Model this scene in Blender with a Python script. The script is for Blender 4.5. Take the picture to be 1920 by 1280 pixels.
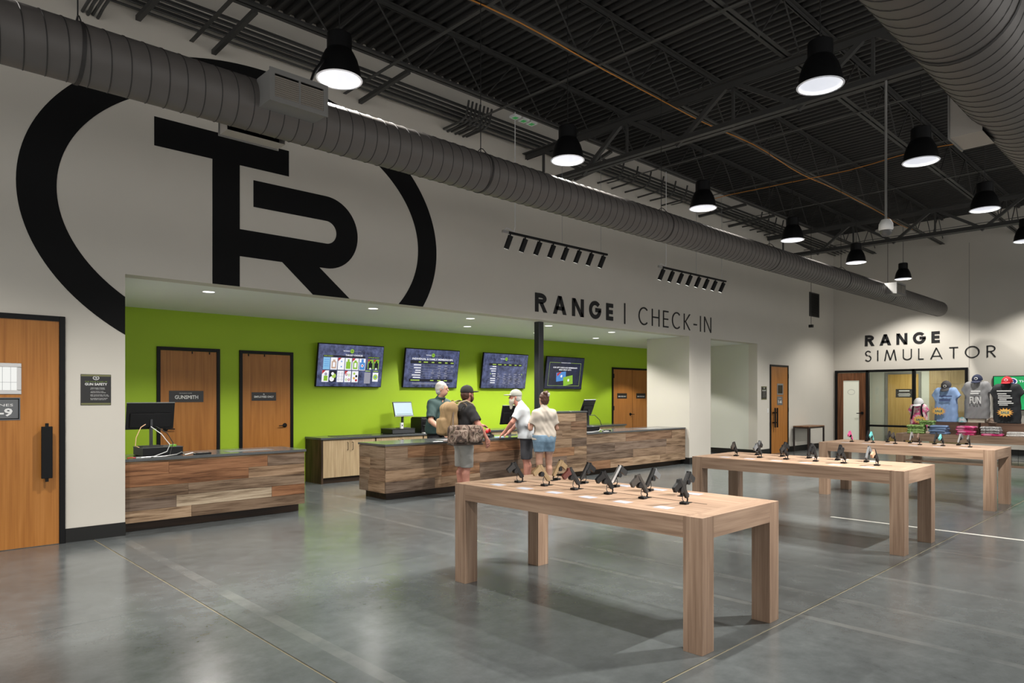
import bpy, bmesh, math, random
import numpy as np
from math import pi, sin, cos, radians, atan2, sqrt, hypot
from mathutils import Vector, Matrix

# ------------------------------------------------------------------ camera, world, exposure
for o in list(bpy.data.objects):
    bpy.data.objects.remove(o)
SC = bpy.context.scene
COL = SC.collection
cam_d = bpy.data.cameras.new('camera')
cam_d.sensor_width = 36.0
cam_d.lens = 36.0 * 1294.0 / 1920.0
cam_d.shift_y = (742.0 - 640.0) / 1920.0
cam_d.clip_start = 0.05
cam_d.clip_end = 200
cam = bpy.data.objects.new('camera', cam_d)
COL.objects.link(cam)
cam.location = (0, 0, 1.6)
cam.rotation_euler = (pi / 2, 0, radians(46.2133) - pi / 2)
SC.camera = cam
world = bpy.data.worlds.new('world')
SC.world = world
world.use_nodes = True
world.node_tree.nodes['Background'].inputs[0].default_value = (1.0, 0.985, 0.96, 1)
world.node_tree.nodes['Background'].inputs[1].default_value = 1.35
vs = SC.view_settings
SC.display_settings.display_device = 'sRGB'
vs.view_transform = 'Standard'
vs.look = 'None'
vs.exposure = 0.0
vs.gamma = 1.0
vs.use_curve_mapping = False
SC.cycles.use_denoising = True
SC.cycles.max_bounces = 7
SC.cycles.diffuse_bounces = 3
SC.cycles.glossy_bounces = 3
SC.cycles.transparent_max_bounces = 12
SC.cycles.sample_clamp_indirect = 6.0
SC.cycles.use_adaptive_sampling = True
SC.cycles.adaptive_threshold = 0.03
SC.cycles.caustics_reflective = False
SC.cycles.caustics_refractive = False
PENDANT_W = 510.0      # power of one high-bay pendant
DOWN_W = 250.0         # recessed downlight over the counters
TRACK_W = 60.0        # one track head
LAMP_COL = (1.0, 0.965, 0.905)
random.seed(7)
WY = 8.8              # face of the long wall
GY = 12.0             # face of the green wall
FX = 22.655           # face of the far wall
ZS = 3.0              # underside of the alcove ceiling

# ------------------------------------------------------------------ helpers
def link(o, parent=None):
    COL.objects.link(o)
    if parent is not None:
        o.parent = parent
    return o

def tag(o, label=None, cat=None, group=None, kind=None):
    if label: o['label'] = label
    if cat: o['category'] = cat
    if group: o['group'] = group
    if kind: o['kind'] = kind
    return o

def thing(name, label, cat, loc=(0, 0, 0), rz=0.0, group=None, kind=None):
    o = bpy.data.objects.new(name, None)
    o.empty_display_size = 0.1
    link(o)
    o.location = loc
    o.rotation_euler = (0, 0, rz)
    return tag(o, label, cat, group, kind)

def copy_tree(o, parent=None):
    c = o.copy()
    link(c)
    c.parent = parent
    for ch in o.children:
        copy_tree(ch, c)
    return c

class MB:
    def __init__(s):
        s.v = []; s.f = []
    def add(s, vs_, fs):
        n = len(s.v)
        s.v += [tuple(p) for p in vs_]
        s.f += [tuple(i + n for i in f) for f in fs]
        return s
    def box(s, x0, x1, y0, y1, z0, z1):
        return s.add([(x0, y0, z0), (x1, y0, z0), (x1, y1, z0), (x0, y1, z0), (x0, y0, z1), (x1, y0, z1), (x1, y1, z1), (x0, y1, z1)],
                     [(0, 3, 2, 1), (4, 5, 6, 7), (0, 1, 5, 4), (1, 2, 6, 5), (2, 3, 7, 6), (3, 0, 4, 7)])
    def obox(s, c, size, rot=None):
        m = rot if rot is not None else Matrix.Identity(3)
        a, b, d = size[0] / 2, size[1] / 2, size[2] / 2
        pts = [Vector(c) + m @ Vector(p) for p in [(-a, -b, -d), (a, -b, -d), (a, b, -d), (-a, b, -d), (-a, -b, d), (a, -b, d), (a, b, d), (-a, b, d)]]
        return s.add(pts, [(0, 3, 2, 1), (4, 5, 6, 7), (0, 1, 5, 4), (1, 2, 6, 5), (2, 3, 7, 6), (3, 0, 4, 7)])
    def bar(s, p, q, w, h=None):
        p = Vector(p); q = Vector(q); d = q - p
        h = h or w
        z = d.normalized()
        up = Vector((0, 0, 1)) if abs(z.z) < 0.95 else Vector((1, 0, 0))
        x = up.cross(z).normalized(); y = z.cross(x)
        m = Matrix((x, y, z)).transposed()
        return s.obox((p + q) / 2, (w, h, d.length), m)
    def prism(s, pts, fn, d):
        """pts: closed 2D outline (counter-clockwise), fn(a, b, t) -> 3D, extruded from t=0 to t=d"""
        n = len(pts)
        vs_ = [fn(a, b, 0) for a, b in pts] + [fn(a, b, d) for a, b in pts]
        fs = [tuple(range(n - 1, -1, -1)), tuple(range(n, 2 * n))]
        for i in range(n):
            j = (i + 1) % n
            fs.append((i, j, n + j, n + i))
        return s.add(vs_, fs)
    def tube(s, p, q, r0, r1=None, n=10, cap=True):
        r1 = r0 if r1 is None else r1
        p = Vector(p); q = Vector(q); z = (q - p).normalized()
        up = Vector((0, 0, 1)) if abs(z.z) < 0.95 else Vector((1, 0, 0))
        x = up.cross(z).normalized(); y = z.cross(x)
        vs_ = []
        for c, r in ((p, r0), (q, r1)):
            for i in range(n):
                a = 2 * pi * i / n
                vs_.append(c + x * (r * cos(a)) + y * (r * sin(a)))
        fs = [(i, (i + 1) % n, n + (i + 1) % n, n + i) for i in range(n)]
        if cap:
            fs += [tuple(range(n - 1, -1, -1)), tuple(range(n, 2 * n))]
        return s.add(vs_, fs)
    def path(s, pts, r, n=6):
        pts = [Vector(p) for p in pts]
        rings = []
        prev = None
        for i, p in enumerate(pts):
            a = pts[max(0, i - 1)]; b = pts[min(len(pts) - 1, i + 1)]
            z = (b - a).normalized()
            if prev is None:
                up = Vector((0, 0, 1)) if abs(z.z) < 0.9 else Vector((1, 0, 0))
                x = up.cross(z).normalized()
            else:
                x = (prev - z * prev.dot(z)).normalized()
            prev = x
            y = z.cross(x)
            rings.append([p + x * (r * cos(2 * pi * k / n)) + y * (r * sin(2 * pi * k / n)) for k in range(n)])
        vs_ = [q for rg in rings for q in rg]
        fs = []
        for i in range(len(pts) - 1):
            for k in range(n):
                k2 = (k + 1) % n
                fs.append((i * n + k, i * n + k2, (i + 1) * n + k2, (i + 1) * n + k))
        fs += [tuple(range(n - 1, -1, -1)), tuple((len(pts) - 1) * n + k for k in range(n))]
        return s.add(vs_, fs)
    def lathe(s, prof, c=(0, 0, 0), n=24, axis='z', close=False):
        vs_ = []
        for r, z in prof:
            for i in range(n):
                a = 2 * pi * i / n
                if axis == 'z': p = (c[0] + r * cos(a), c[1] + r * sin(a), c[2] + z)
                elif axis == 'x': p = (c[0] + z, c[1] + r * cos(a), c[2] + r * sin(a))
                else: p = (c[0] + r * sin(a), c[1] + z, c[2] + r * cos(a))
                vs_.append(p)
        fs = []
        for j in range(len(prof) - 1):
            for i in range(n):
                i2 = (i + 1) % n
                fs.append((j * n + i, j * n + i2, (j + 1) * n + i2, (j + 1) * n + i))
        if close:
            fs += [tuple(range(n - 1, -1, -1)), tuple((len(prof) - 1) * n + i for i in range(n))]
        return s.add(vs_, fs)
    def build(s, name, mat, parent=None, smooth=False, bevel=0, color=None):
        me = bpy.data.meshes.new(name)
        me.from_pydata(s.v, [], s.f)
        bm = bmesh.new(); bm.from_mesh(me)
        bmesh.ops.recalc_face_normals(bm, faces=bm.faces)
        bm.to_mesh(me); bm.free()
        if smooth:
            me.polygons.foreach_set('use_smooth', [True] * len(me.polygons))
            try: me.set_sharp_from_angle(angle=radians(38))
            except Exception: pass
        me.materials.append(mat)
        o = bpy.data.objects.new(name, me)
        link(o, parent)
        if bevel:
            b = o.modifiers.new('bevel', 'BEVEL'); b.width = bevel; b.segments = 2; b.limit_method = 'ANGLE'
        if color: o.color = (*color, 1)
        return o

def B(*a): return MB().box(*a)

# ------------------------------------------------------------------ materials
MATS = {}
def nt(name):
    m = bpy.data.materials.new(name); m.use_nodes = True
    t = m.node_tree
    return m, t, t.nodes['Principled BSDF']

def mat(name, col, rough=0.5, metal=0.0, spec=0.5, emit=None, es=1.0, noise=0.0, nscale=8.0, bump=0.0, bscale=60.0):
    if name in MATS: return MATS[name]
    m, t, p = nt(name)
    p.inputs['Base Color'].default_value = (*col, 1)
    p.inputs['Roughness'].default_value = rough
    p.inputs['Metallic'].default_value = metal
    p.inputs['Specular IOR Level'].default_value = spec
    if emit:
        p.inputs['Emission Color'].default_value = (*emit, 1)
        p.inputs['Emission Strength'].default_value = es
    tc = None
    if noise or bump:
        tc = t.nodes.new('ShaderNodeTexCoord')
    if noise:
        n = t.nodes.new('ShaderNodeTexNoise'); n.inputs['Scale'].default_value = nscale; n.inputs['Detail'].default_value = 5
        t.links.new(tc.outputs['Object'], n.inputs['Vector'])
        r = t.nodes.new('ShaderNodeMix'); r.data_type = 'RGBA'
        r.inputs[6].default_value = (*[c * (1 - noise) for c in col], 1)
        r.inputs[7].default_value = (*[min(1, c * (1 + noise)) for c in col], 1)
        t.links.new(n.outputs['Fac'], r.inputs[0])
        t.links.new(r.outputs[2], p.inputs['Base Color'])
    if bump:
        n2 = t.nodes.new('ShaderNodeTexNoise'); n2.inputs['Scale'].default_value = bscale; n2.inputs['Detail'].default_value = 4
        t.links.new(tc.outputs['Object'], n2.inputs['Vector'])
        b = t.nodes.new('ShaderNodeBump'); b.inputs['Strength'].default_value = bump; b.inputs['Distance'].default_value = 0.01
        t.links.new(n2.outputs['Fac'], b.inputs['Height'])
        t.links.new(b.outputs['Normal'], p.inputs['Normal'])
    MATS[name] = m
    return m

def wood(name, stops, axis, rough=0.45, fine=26.0, along=1.1, per_object=False, bump=0.15, ring=0.35):
    """stops: list of (pos, rgb); grain runs along axis"""
    m, t, p = nt(name)
    L = t.links.new
    tc = t.nodes.new('ShaderNodeTexCoord')
    mp = t.nodes.new('ShaderNodeMapping')
    sc = [fine, fine, fine]; sc['xyz'.index(axis)] = along
    mp.inputs['Scale'].default_value = sc
    oi = t.nodes.new('ShaderNodeObjectInfo')
    ml = t.nodes.new('ShaderNodeMath'); ml.operation = 'MULTIPLY'; ml.inputs[1].default_value = 37.0
    L(oi.outputs['Random'], ml.inputs[0])
    ad = t.nodes.new('ShaderNodeVectorMath'); ad.operation = 'ADD'
    L(tc.outputs['Object'], ad.inputs[0])
    if per_object: L(ml.outputs[0], ad.inputs[1])
    L(ad.outputs[0], mp.inputs['Vector'])
    n1 = t.nodes.new('ShaderNodeTexNoise'); n1.inputs['Scale'].default_value = 1.0; n1.inputs['Detail'].default_value = 7; n1.inputs['Roughness'].default_value = 0.65
    L(mp.outputs[0], n1.inputs['Vector'])
    mp2 = t.nodes.new('ShaderNodeMapping')
    sc2 = [5.5, 5.5, 5.5]; sc2['xyz'.index(axis)] = 0.55
    mp2.inputs['Scale'].default_value = sc2
    L(ad.outputs[0], mp2.inputs['Vector'])
    n2 = t.nodes.new('ShaderNodeTexNoise'); n2.inputs['Scale'].default_value = 1.0; n2.inputs['Detail'].default_value = 2
    L(mp2.outputs[0], n2.inputs['Vector'])
    rg = t.nodes.new('ShaderNodeMath'); rg.operation = 'MULTIPLY'; rg.inputs[1].default_value = 26.0
    L(n2.outputs['Fac'], rg.inputs[0])
    sn = t.nodes.new('ShaderNodeMath'); sn.operation = 'SINE'
    L(rg.outputs[0], sn.inputs[0])
    s2 = t.nodes.new('ShaderNodeMath'); s2.operation = 'MULTIPLY_ADD'; s2.inputs[1].default_value = 0.5 * ring; s2.inputs[2].default_value = 0.0
    L(sn.outputs[0], s2.inputs[0])
    sm = t.nodes.new('ShaderNodeMath'); sm.operation = 'ADD'
    L(n1.outputs['Fac'], sm.inputs[0]); L(s2.outputs[0], sm.inputs[1])
    cr = t.nodes.new('ShaderNodeValToRGB')
    els = cr.color_ramp.elements
    while len(els) < len(stops): els.new(0.5)
    for e, (ps, c) in zip(els, stops):
        e.position = ps; e.color = (*c, 1)
    L(sm.outputs[0], cr.inputs[0])
    out = cr.outputs[0]
    if per_object:
        mx = t.nodes.new('ShaderNodeMix'); mx.data_type = 'RGBA'; mx.blend_type = 'MULTIPLY'; mx.inputs[0].default_value = 1.0
        L(out, mx.inputs[6]); L(oi.outputs['Color'], mx.inputs[7])
        out = mx.outputs[2]
    L(out, p.inputs['Base Color'])
    p.inputs['Roughness'].default_value = rough
    p.inputs['Specular IOR Level'].default_value = 0.35
    b = t.nodes.new('ShaderNodeBump'); b.inputs['Strength'].default_value = bump; b.inputs['Distance'].default_value = 0.004
    L(sm.outputs[0], b.inputs['Height']); L(b.outputs['Normal'], p.inputs['Normal'])
    MATS[name] = m
    return m

M_WALL = mat('wall_paint_beige', (0.62, 0.585, 0.52), 0.75, noise=0.03, nscale=2.0, bump=0.04, bscale=180)
M_GREEN = mat('wall_paint_lime', (0.33, 0.50, 0.012), 0.6, noise=0.03, nscale=2.0, bump=0.03, bscale=180)
M_PALE = mat('wall_paint_pale', (0.66, 0.67, 0.60), 0.75, noise=0.02, nscale=2.0)
M_WHITE = mat('ceiling_paint_white', (0.86, 0.88, 0.86), 0.7, noise=0.02, nscale=2.0)
M_BLACKPAINT = mat('logo_paint_black', (0.006, 0.006, 0.0065), 0.7, spec=0.15)
M_LETTER = mat('lettering_black', (0.014, 0.014, 0.015), 0.5, spec=0.3)
M_DECK = mat('deck_paint_black', (0.023, 0.022, 0.0215), 0.6)
M_STEEL = mat('steel_paint_black', (0.042, 0.041, 0.039), 0.55)
M_DUCT = mat('duct_paint_dark_brown_grey', (0.13, 0.118, 0.11), 0.5, noise=0.12, nscale=3.0)
M_SEAM = mat('duct_seam_dark', (0.03, 0.027, 0.026), 0.6)
M_GRILLE = mat('grille_grey', (0.22, 0.215, 0.205), 0.5)
M_BEIGEMETAL = mat('diffuser_beige', (0.4, 0.37, 0.33), 0.5)
M_BASE = mat('baseboard_dark', (0.012, 0.012, 0.0115), 0.5, spec=0.3)
M_FRAME = mat('door_frame_black', (0.005, 0.005, 0.0055), 0.45, spec=0.2)
M_BLACK = mat('black_plastic', (0.008, 0.008, 0.009), 0.4, spec=0.3, noise=0.15)
M_DGREY = mat('dark_grey_plastic', (0.045, 0.047, 0.052), 0.45, noise=0.1)
M_GREY = mat('grey_metal', (0.3, 0.31, 0.33), 0.35, metal=0.6)
M_SILVER = mat('brushed_silver', (0.55, 0.54, 0.53), 0.3, metal=0.9)
M_QUARTZ = mat('quartz_dark_grey', (0.085, 0.09, 0.092), 0.16, noise=0.25, nscale=60)
M_TOE = wood('toe_kick_dark_wood', [(0.3, (0.02, 0.012, 0.007)), (0.7, (0.05, 0.028, 0.016))], 'x', 0.5)
M_WHITEPL = mat('white_plastic', (0.75, 0.75, 0.74), 0.4)
M_CARD = mat('price_card_white', (0.37, 0.38, 0.43), 0.5)
M_RUBBER = mat('cable_black', (0.01, 0.01, 0.01), 0.5)
M_CABLEW = mat('cable_white', (0.7, 0.7, 0.7), 0.4)
M_CABLEO = mat('cable_orange', (0.55, 0.22, 0.03), 0.5)
M_CABLEY = mat('cable_peach', (0.8, 0.5, 0.3), 0.5)
M_RED = mat('red_plastic', (0.55, 0.01, 0.012), 0.4)
M_TABLE = wood('ash_table_y', [(0.25, (0.2, 0.125, 0.082)), (0.5, (0.31, 0.205, 0.14)), (0.78, (0.41, 0.285, 0.2))], 'y', 0.45, fine=44, along=1.3, bump=0.08, ring=0.2)
M_TABLEX = wood('ash_table_x', [(0.25, (0.2, 0.125, 0.082)), (0.5, (0.31, 0.205, 0.14)), (0.78, (0.41, 0.285, 0.2))], 'x', 0.45, fine=44, along=1.3, bump=0.08, ring=0.2)
M_TABLEZ = wood('ash_table_z', [(0.25, (0.2, 0.125, 0.082)), (0.5, (0.31, 0.205, 0.14)), (0.78, (0.41, 0.285, 0.2))], 'z', 0.45, fine=44, along=1.3, bump=0.08, ring=0.2)
M_DOOR = wood('door_veneer_orange_brown', [(0.25, (0.29, 0.105, 0.02)), (0.5, (0.385, 0.152, 0.031)), (0.8, (0.46, 0.195, 0.048))], 'z', 0.4, fine=48, along=0.9, bump=0.02, ring=0.14)
M_DOORY = wood('door_veneer_yellow', [(0.25, (0.5, 0.3, 0.07)), (0.8, (0.68, 0.44, 0.14))], 'z', 0.4, bump=0.03, ring=0.2)
M_PANELW = wood('wall_panel_tan_wood', [(0.25, (0.36, 0.25, 0.12)), (0.8, (0.52, 0.39, 0.21))], 'z', 0.45, bump=0.03, ring=0.2)
M_OAK = wood('cabinet_door_light_oak', [(0.25, (0.36, 0.25, 0.14)), (0.55, (0.5, 0.37, 0.22)), (0.8, (0.6, 0.46, 0.3))], 'z', 0.5, fine=40, along=1.6, bump=0.05, ring=0.12)
M_DARKW = wood('cabinet_side_dark_wood', [(0.3, (0.025, 0.014, 0.008)), (0.75, (0.07, 0.042, 0.025))], 'z', 0.5)
M_WALNUT = wood('console_walnut', [(0.3, (0.16, 0.08, 0.04)), (0.75, (0.3, 0.17, 0.1))], 'x', 0.45)
M_RISER = wood('riser_wood', [(0.3, (0.11, 0.062, 0.042)), (0.75, (0.2, 0.12, 0.082))], 'y', 0.5)
M_PLANKX = wood('reclaimed_plank_x', [(0.22, (0.16, 0.12, 0.09)), (0.42, (0.55, 0.5, 0.45)), (0.6, (0.85, 0.82, 0.78)), (0.82, (1, 1, 1))], 'x', 0.8, fine=52, along=3.0, per_object=True, bump=0.6, ring=0.2)
M_PLANKY = wood('reclaimed_plank_y', [(0.22, (0.16, 0.12, 0.09)), (0.42, (0.55, 0.5, 0.45)), (0.6, (0.85, 0.82, 0.78)), (0.82, (1, 1, 1))], 'y', 0.8, fine=52, along=3.0, per_object=True, bump=0.6, ring=0.2)
M_LAMPIN = mat('lamp_reflector_white', (0.6, 0.61, 0.64), 0.3, emit=(0.92, 0.94, 1.0), es=0.5)
M_LAMPRIM = mat('lamp_rim_white', (0.75, 0.76, 0.8), 0.35, emit=(0.9, 0.92, 1.0), es=0.15)
M_LENS = mat('downlight_lens', (0.8, 0.8, 0.8), 0.4, emit=(1, 0.98, 0.93), es=3.0)
M_SIGNBLK = mat('sign_black', (0.012, 0.011, 0.011), 0.3)
M_SIGNOLV = mat('sign_olive_border', (0.16, 0.16, 0.06), 0.35)
M_SIGNGRY = mat('sign_grey', (0.12, 0.125, 0.13), 0.4)
M_SIGNWHT = mat('sign_white_print', (0.75, 0.75, 0.74), 0.5)
M_SIGNGRN = mat('sign_green_print', (0.22, 0.32, 0.05), 0.5)
M_TAPE = mat('floor_tape_white', (0.62, 0.6, 0.55), 0.5)
M_JOINT = mat('joint_filler_tan', (0.3, 0.26, 0.17), 0.6)

def glass(name, tint=(1, 1, 1), refl=0.08):
    m = bpy.data.materials.new(name); m.use_nodes = True
    t = m.node_tree; t.nodes.clear()
    o = t.nodes.new('ShaderNodeOutputMaterial'); mx = t.nodes.new('ShaderNodeMixShader')
    a = t.nodes.new('ShaderNodeBsdfTransparent'); a.inputs[0].default_value = (*tint, 1)
    g = t.nodes.new('ShaderNodeBsdfGlossy'); g.inputs['Roughness'].default_value = 0.02
    mx.inputs[0].default_value = refl
    t.links.new(a.outputs[0], mx.inputs[1]); t.links.new(g.outputs[0], mx.inputs[2]); t.links.new(mx.outputs[0], o.inputs[0])
    return m
M_GLASS = glass('clear_glass', (0.93, 0.96, 0.94), 0.06)
M_FROST = mat('frosted_lit_glass', (0.72, 0.72, 0.62), 0.35, emit=(0.8, 0.82, 0.66), es=0.22)

def emis(name, col, s=1.0):
    if name in MATS: return MATS[name]
    m, t, p = nt(name)
    p.inputs['Base Color'].default_value = (0.01, 0.01, 0.01, 1)
    p.inputs['Roughness'].default_value = 0.3
    p.inputs['Emission Color'].default_value = (*col, 1)
    p.inputs['Emission Strength'].default_value = s
    MATS[name] = m
    return m

def screen_mat(name, c0, c1, s=1.0, scale=5.0):
    m, t, p = nt(name)
    tc = t.nodes.new('ShaderNodeTexCoord'); n = t.nodes.new('ShaderNodeTexNoise')
    n.inputs['Scale'].default_value = scale; n.inputs['Detail'].default_value = 8; n.inputs['Roughness'].default_value = 0.7
    t.links.new(tc.outputs['Object'], n.inputs['Vector'])
    cr = t.nodes.new('ShaderNodeValToRGB'); cr.color_ramp.elements[0].position = 0.35; cr.color_ramp.elements[1].position = 0.72
    cr.color_ramp.elements[0].color = (*c0, 1); cr.color_ramp.elements[1].color = (*c1, 1)
    t.links.new(n.outputs['Fac'], cr.inputs[0]); t.links.new(cr.outputs[0], p.inputs['Emission Color'])
    p.inputs['Emission Strength'].default_value = s
    p.inputs['Base Color'].default_value = (0.01, 0.01, 0.01, 1); p.inputs['Roughness'].default_value = 0.2
    return m

# polished concrete
def concrete():
    m, t, p = nt('polished_concrete'); L = t.links.new
    ge = t.nodes.new('ShaderNodeNewGeometry')
    n1 = t.nodes.new('ShaderNodeTexNoise'); n1.inputs['Scale'].default_value = 0.55; n1.inputs['Detail'].default_value = 6; n1.inputs['Roughness'].default_value = 0.6
    L(ge.outputs['Position'], n1.inputs['Vector'])
    n2 = t.nodes.new('ShaderNodeTexNoise'); n2.inputs['Scale'].default_value = 6.0; n2.inputs['Detail'].default_value = 9; n2.inputs['Roughness'].default_value = 0.72
    L(ge.outputs['Position'], n2.inputs['Vector'])
    ad = t.nodes.new('ShaderNodeMath'); ad.operation = 'MULTIPLY_ADD'; ad.inputs[1].default_value = 0.45
    L(n2.outputs['Fac'], ad.inputs[0])
    m0 = t.nodes.new('ShaderNodeMath'); m0.operation = 'MULTIPLY'; m0.inputs[1].default_value = 0.6
    L(n1.outputs['Fac'], m0.inputs[0]); L(m0.outputs[0], ad.inputs[2])
    cr = t.nodes.new('ShaderNodeValToRGB'); e = cr.color_ramp.elements
    e[0].position = 0.36; e[0].color = (0.066, 0.074, 0.0755, 1)
    e[1].position = 0.72; e[1].color = (0.142, 0.156, 0.159, 1)
    L(ad.outputs[0], cr.inputs[0])
    # old paler streaks left by strips pulled off the slab, running along y
    sp = t.nodes.new('ShaderNodeSeparateXYZ'); L(ge.outputs['Position'], sp.inputs[0])
    prev = None
    for x0, w in ((5.0, 0.035), (6.56, 0.035), (5.62, 0.05), (2.2, 0.05), (8.1, 0.03)):
        s1 = t.nodes.new('ShaderNodeMath'); s1.operation = 'SUBTRACT'; s1.inputs[1].default_value = x0; L(sp.outputs[0], s1.inputs[0])
        ab = t.nodes.new('ShaderNodeMath'); ab.operation = 'ABSOLUTE'; L(s1.outputs[0], ab.inputs[0])
        lt = t.nodes.new('ShaderNodeMath'); lt.operation = 'LESS_THAN'; lt.inputs[1].default_value = w; L(ab.outputs[0], lt.inputs[0])
        if prev is None: prev = lt
        else:
            a2 = t.nodes.new('ShaderNodeMath'); a2.operation = 'ADD'; a2.use_clamp = True
            L(prev.outputs[0], a2.inputs[0]); L(lt.outputs[0], a2.inputs[1]); prev = a2
    n3 = t.nodes.new('ShaderNodeTexNoise'); n3.inputs['Scale'].default_value = 2.3; n3.inputs['Detail'].default_value = 6
    L(ge.outputs['Position'], n3.inputs['Vector'])
    gm = t.nodes.new('ShaderNodeMapRange'); gm.inputs[1].default_value = 0.3; gm.inputs[2].default_value = 0.7; gm.inputs[3].default_value = 0.0; gm.inputs[4].default_value = 0.22
    L(n3.outputs['Fac'], gm.inputs[0])
    mm = t.nodes.new('ShaderNodeMath'); mm.operation = 'MULTIPLY'; L(prev.outputs[0], mm.inputs[0]); L(gm.outputs[0], mm.inputs[1])
    mx = t.nodes.new('ShaderNodeMix'); mx.data_type = 'RGBA'; L(mm.outputs[0], mx.inputs[0]); L(cr.outputs[0], mx.inputs[6]); mx.inputs[7].default_value = (0.36, 0.36, 0.34, 1)
    L(mx.outputs[2], p.inputs['Base Color'])
    rr = t.nodes.new('ShaderNodeMapRange'); rr.inputs[3].default_value = 0.13; rr.inputs[4].default_value = 0.3
    L(n2.outputs['Fac'], rr.inputs[0]); L(rr.outputs[0], p.inputs['Roughness'])
    p.inputs['Specular IOR Level'].default_value = 0.75
    b = t.nodes.new('ShaderNodeBump'); b.inputs['Strength'].default_value = 0.03; b.inputs['Distance'].default_value = 0.01
    L(n1.outputs['Fac'], b.inputs['Height']); L(b.outputs['Normal'], p.inputs['Normal'])
    return m
M_CONC = concrete()

# ------------------------------------------------------------------ lettering
def text_mesh(txt, h, width=None, bold=0.0, space=1.0, depth=0.002):
    cu = bpy.data.curves.new('txt', 'FONT')
    cu.body = txt; cu.size = 1.0; cu.offset = bold; cu.space_character = space; cu.resolution_u = 2
    cu.align_x = 'CENTER'
    o = bpy.data.objects.new('txt', cu); COL.objects.link(o)
    dg = bpy.context.evaluated_depsgraph_get()
    me = bpy.data.meshes.new_from_object(o.evaluated_get(dg))
    bpy.data.objects.remove(o); bpy.data.curves.remove(cu)
    vs_ = [v.co.copy() for v in me.vertices]; fs = [tuple(p.vertices) for p in me.polygons]
    bpy.data.meshes.remove(me)
    x0 = min(v.x for v in vs_); x1 = max(v.x for v in vs_); y0 = min(v.y for v in vs_); y1 = max(v.y for v in vs_)
    sy = h / (y1 - y0); sx = sy if width is None else width / (x1 - x0)
    return [((v.x - (x0 + x1) / 2) * sx, (v.y - (y0 + y1) / 2) * sy) for v in vs_], fs

def flat_text(name, txt, h, m, parent, fn, cx=0, cy=0, width=None, bold=0.0, space=1.0, t=0.002):
    """fn(a, b, t) -> 3D point on the carrying surface"""
    pts, fs = text_mesh(txt, h, width, bold, space)
    mb = MB(); mb.add([fn(cx + a, cy + b, t) for a, b in pts], fs)
    return mb.build(name, m, parent)

def flat_rect(mb, fn, a0, a1, b0, b1, t):
    return mb.add([fn(a0, b0, t), fn(a1, b0, t), fn(a1, b1, t), fn(a0, b1, t)], [(0, 1, 2, 3)])

def ring_pts(cx, cy, rx, ry, a0, a1, n):
    return [(cx + rx * cos(radians(a0 + (a1 - a0) * i / n)), cy + ry * sin(radians(a0 + (a1 - a0) * i / n))) for i in range(n + 1)]

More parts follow.
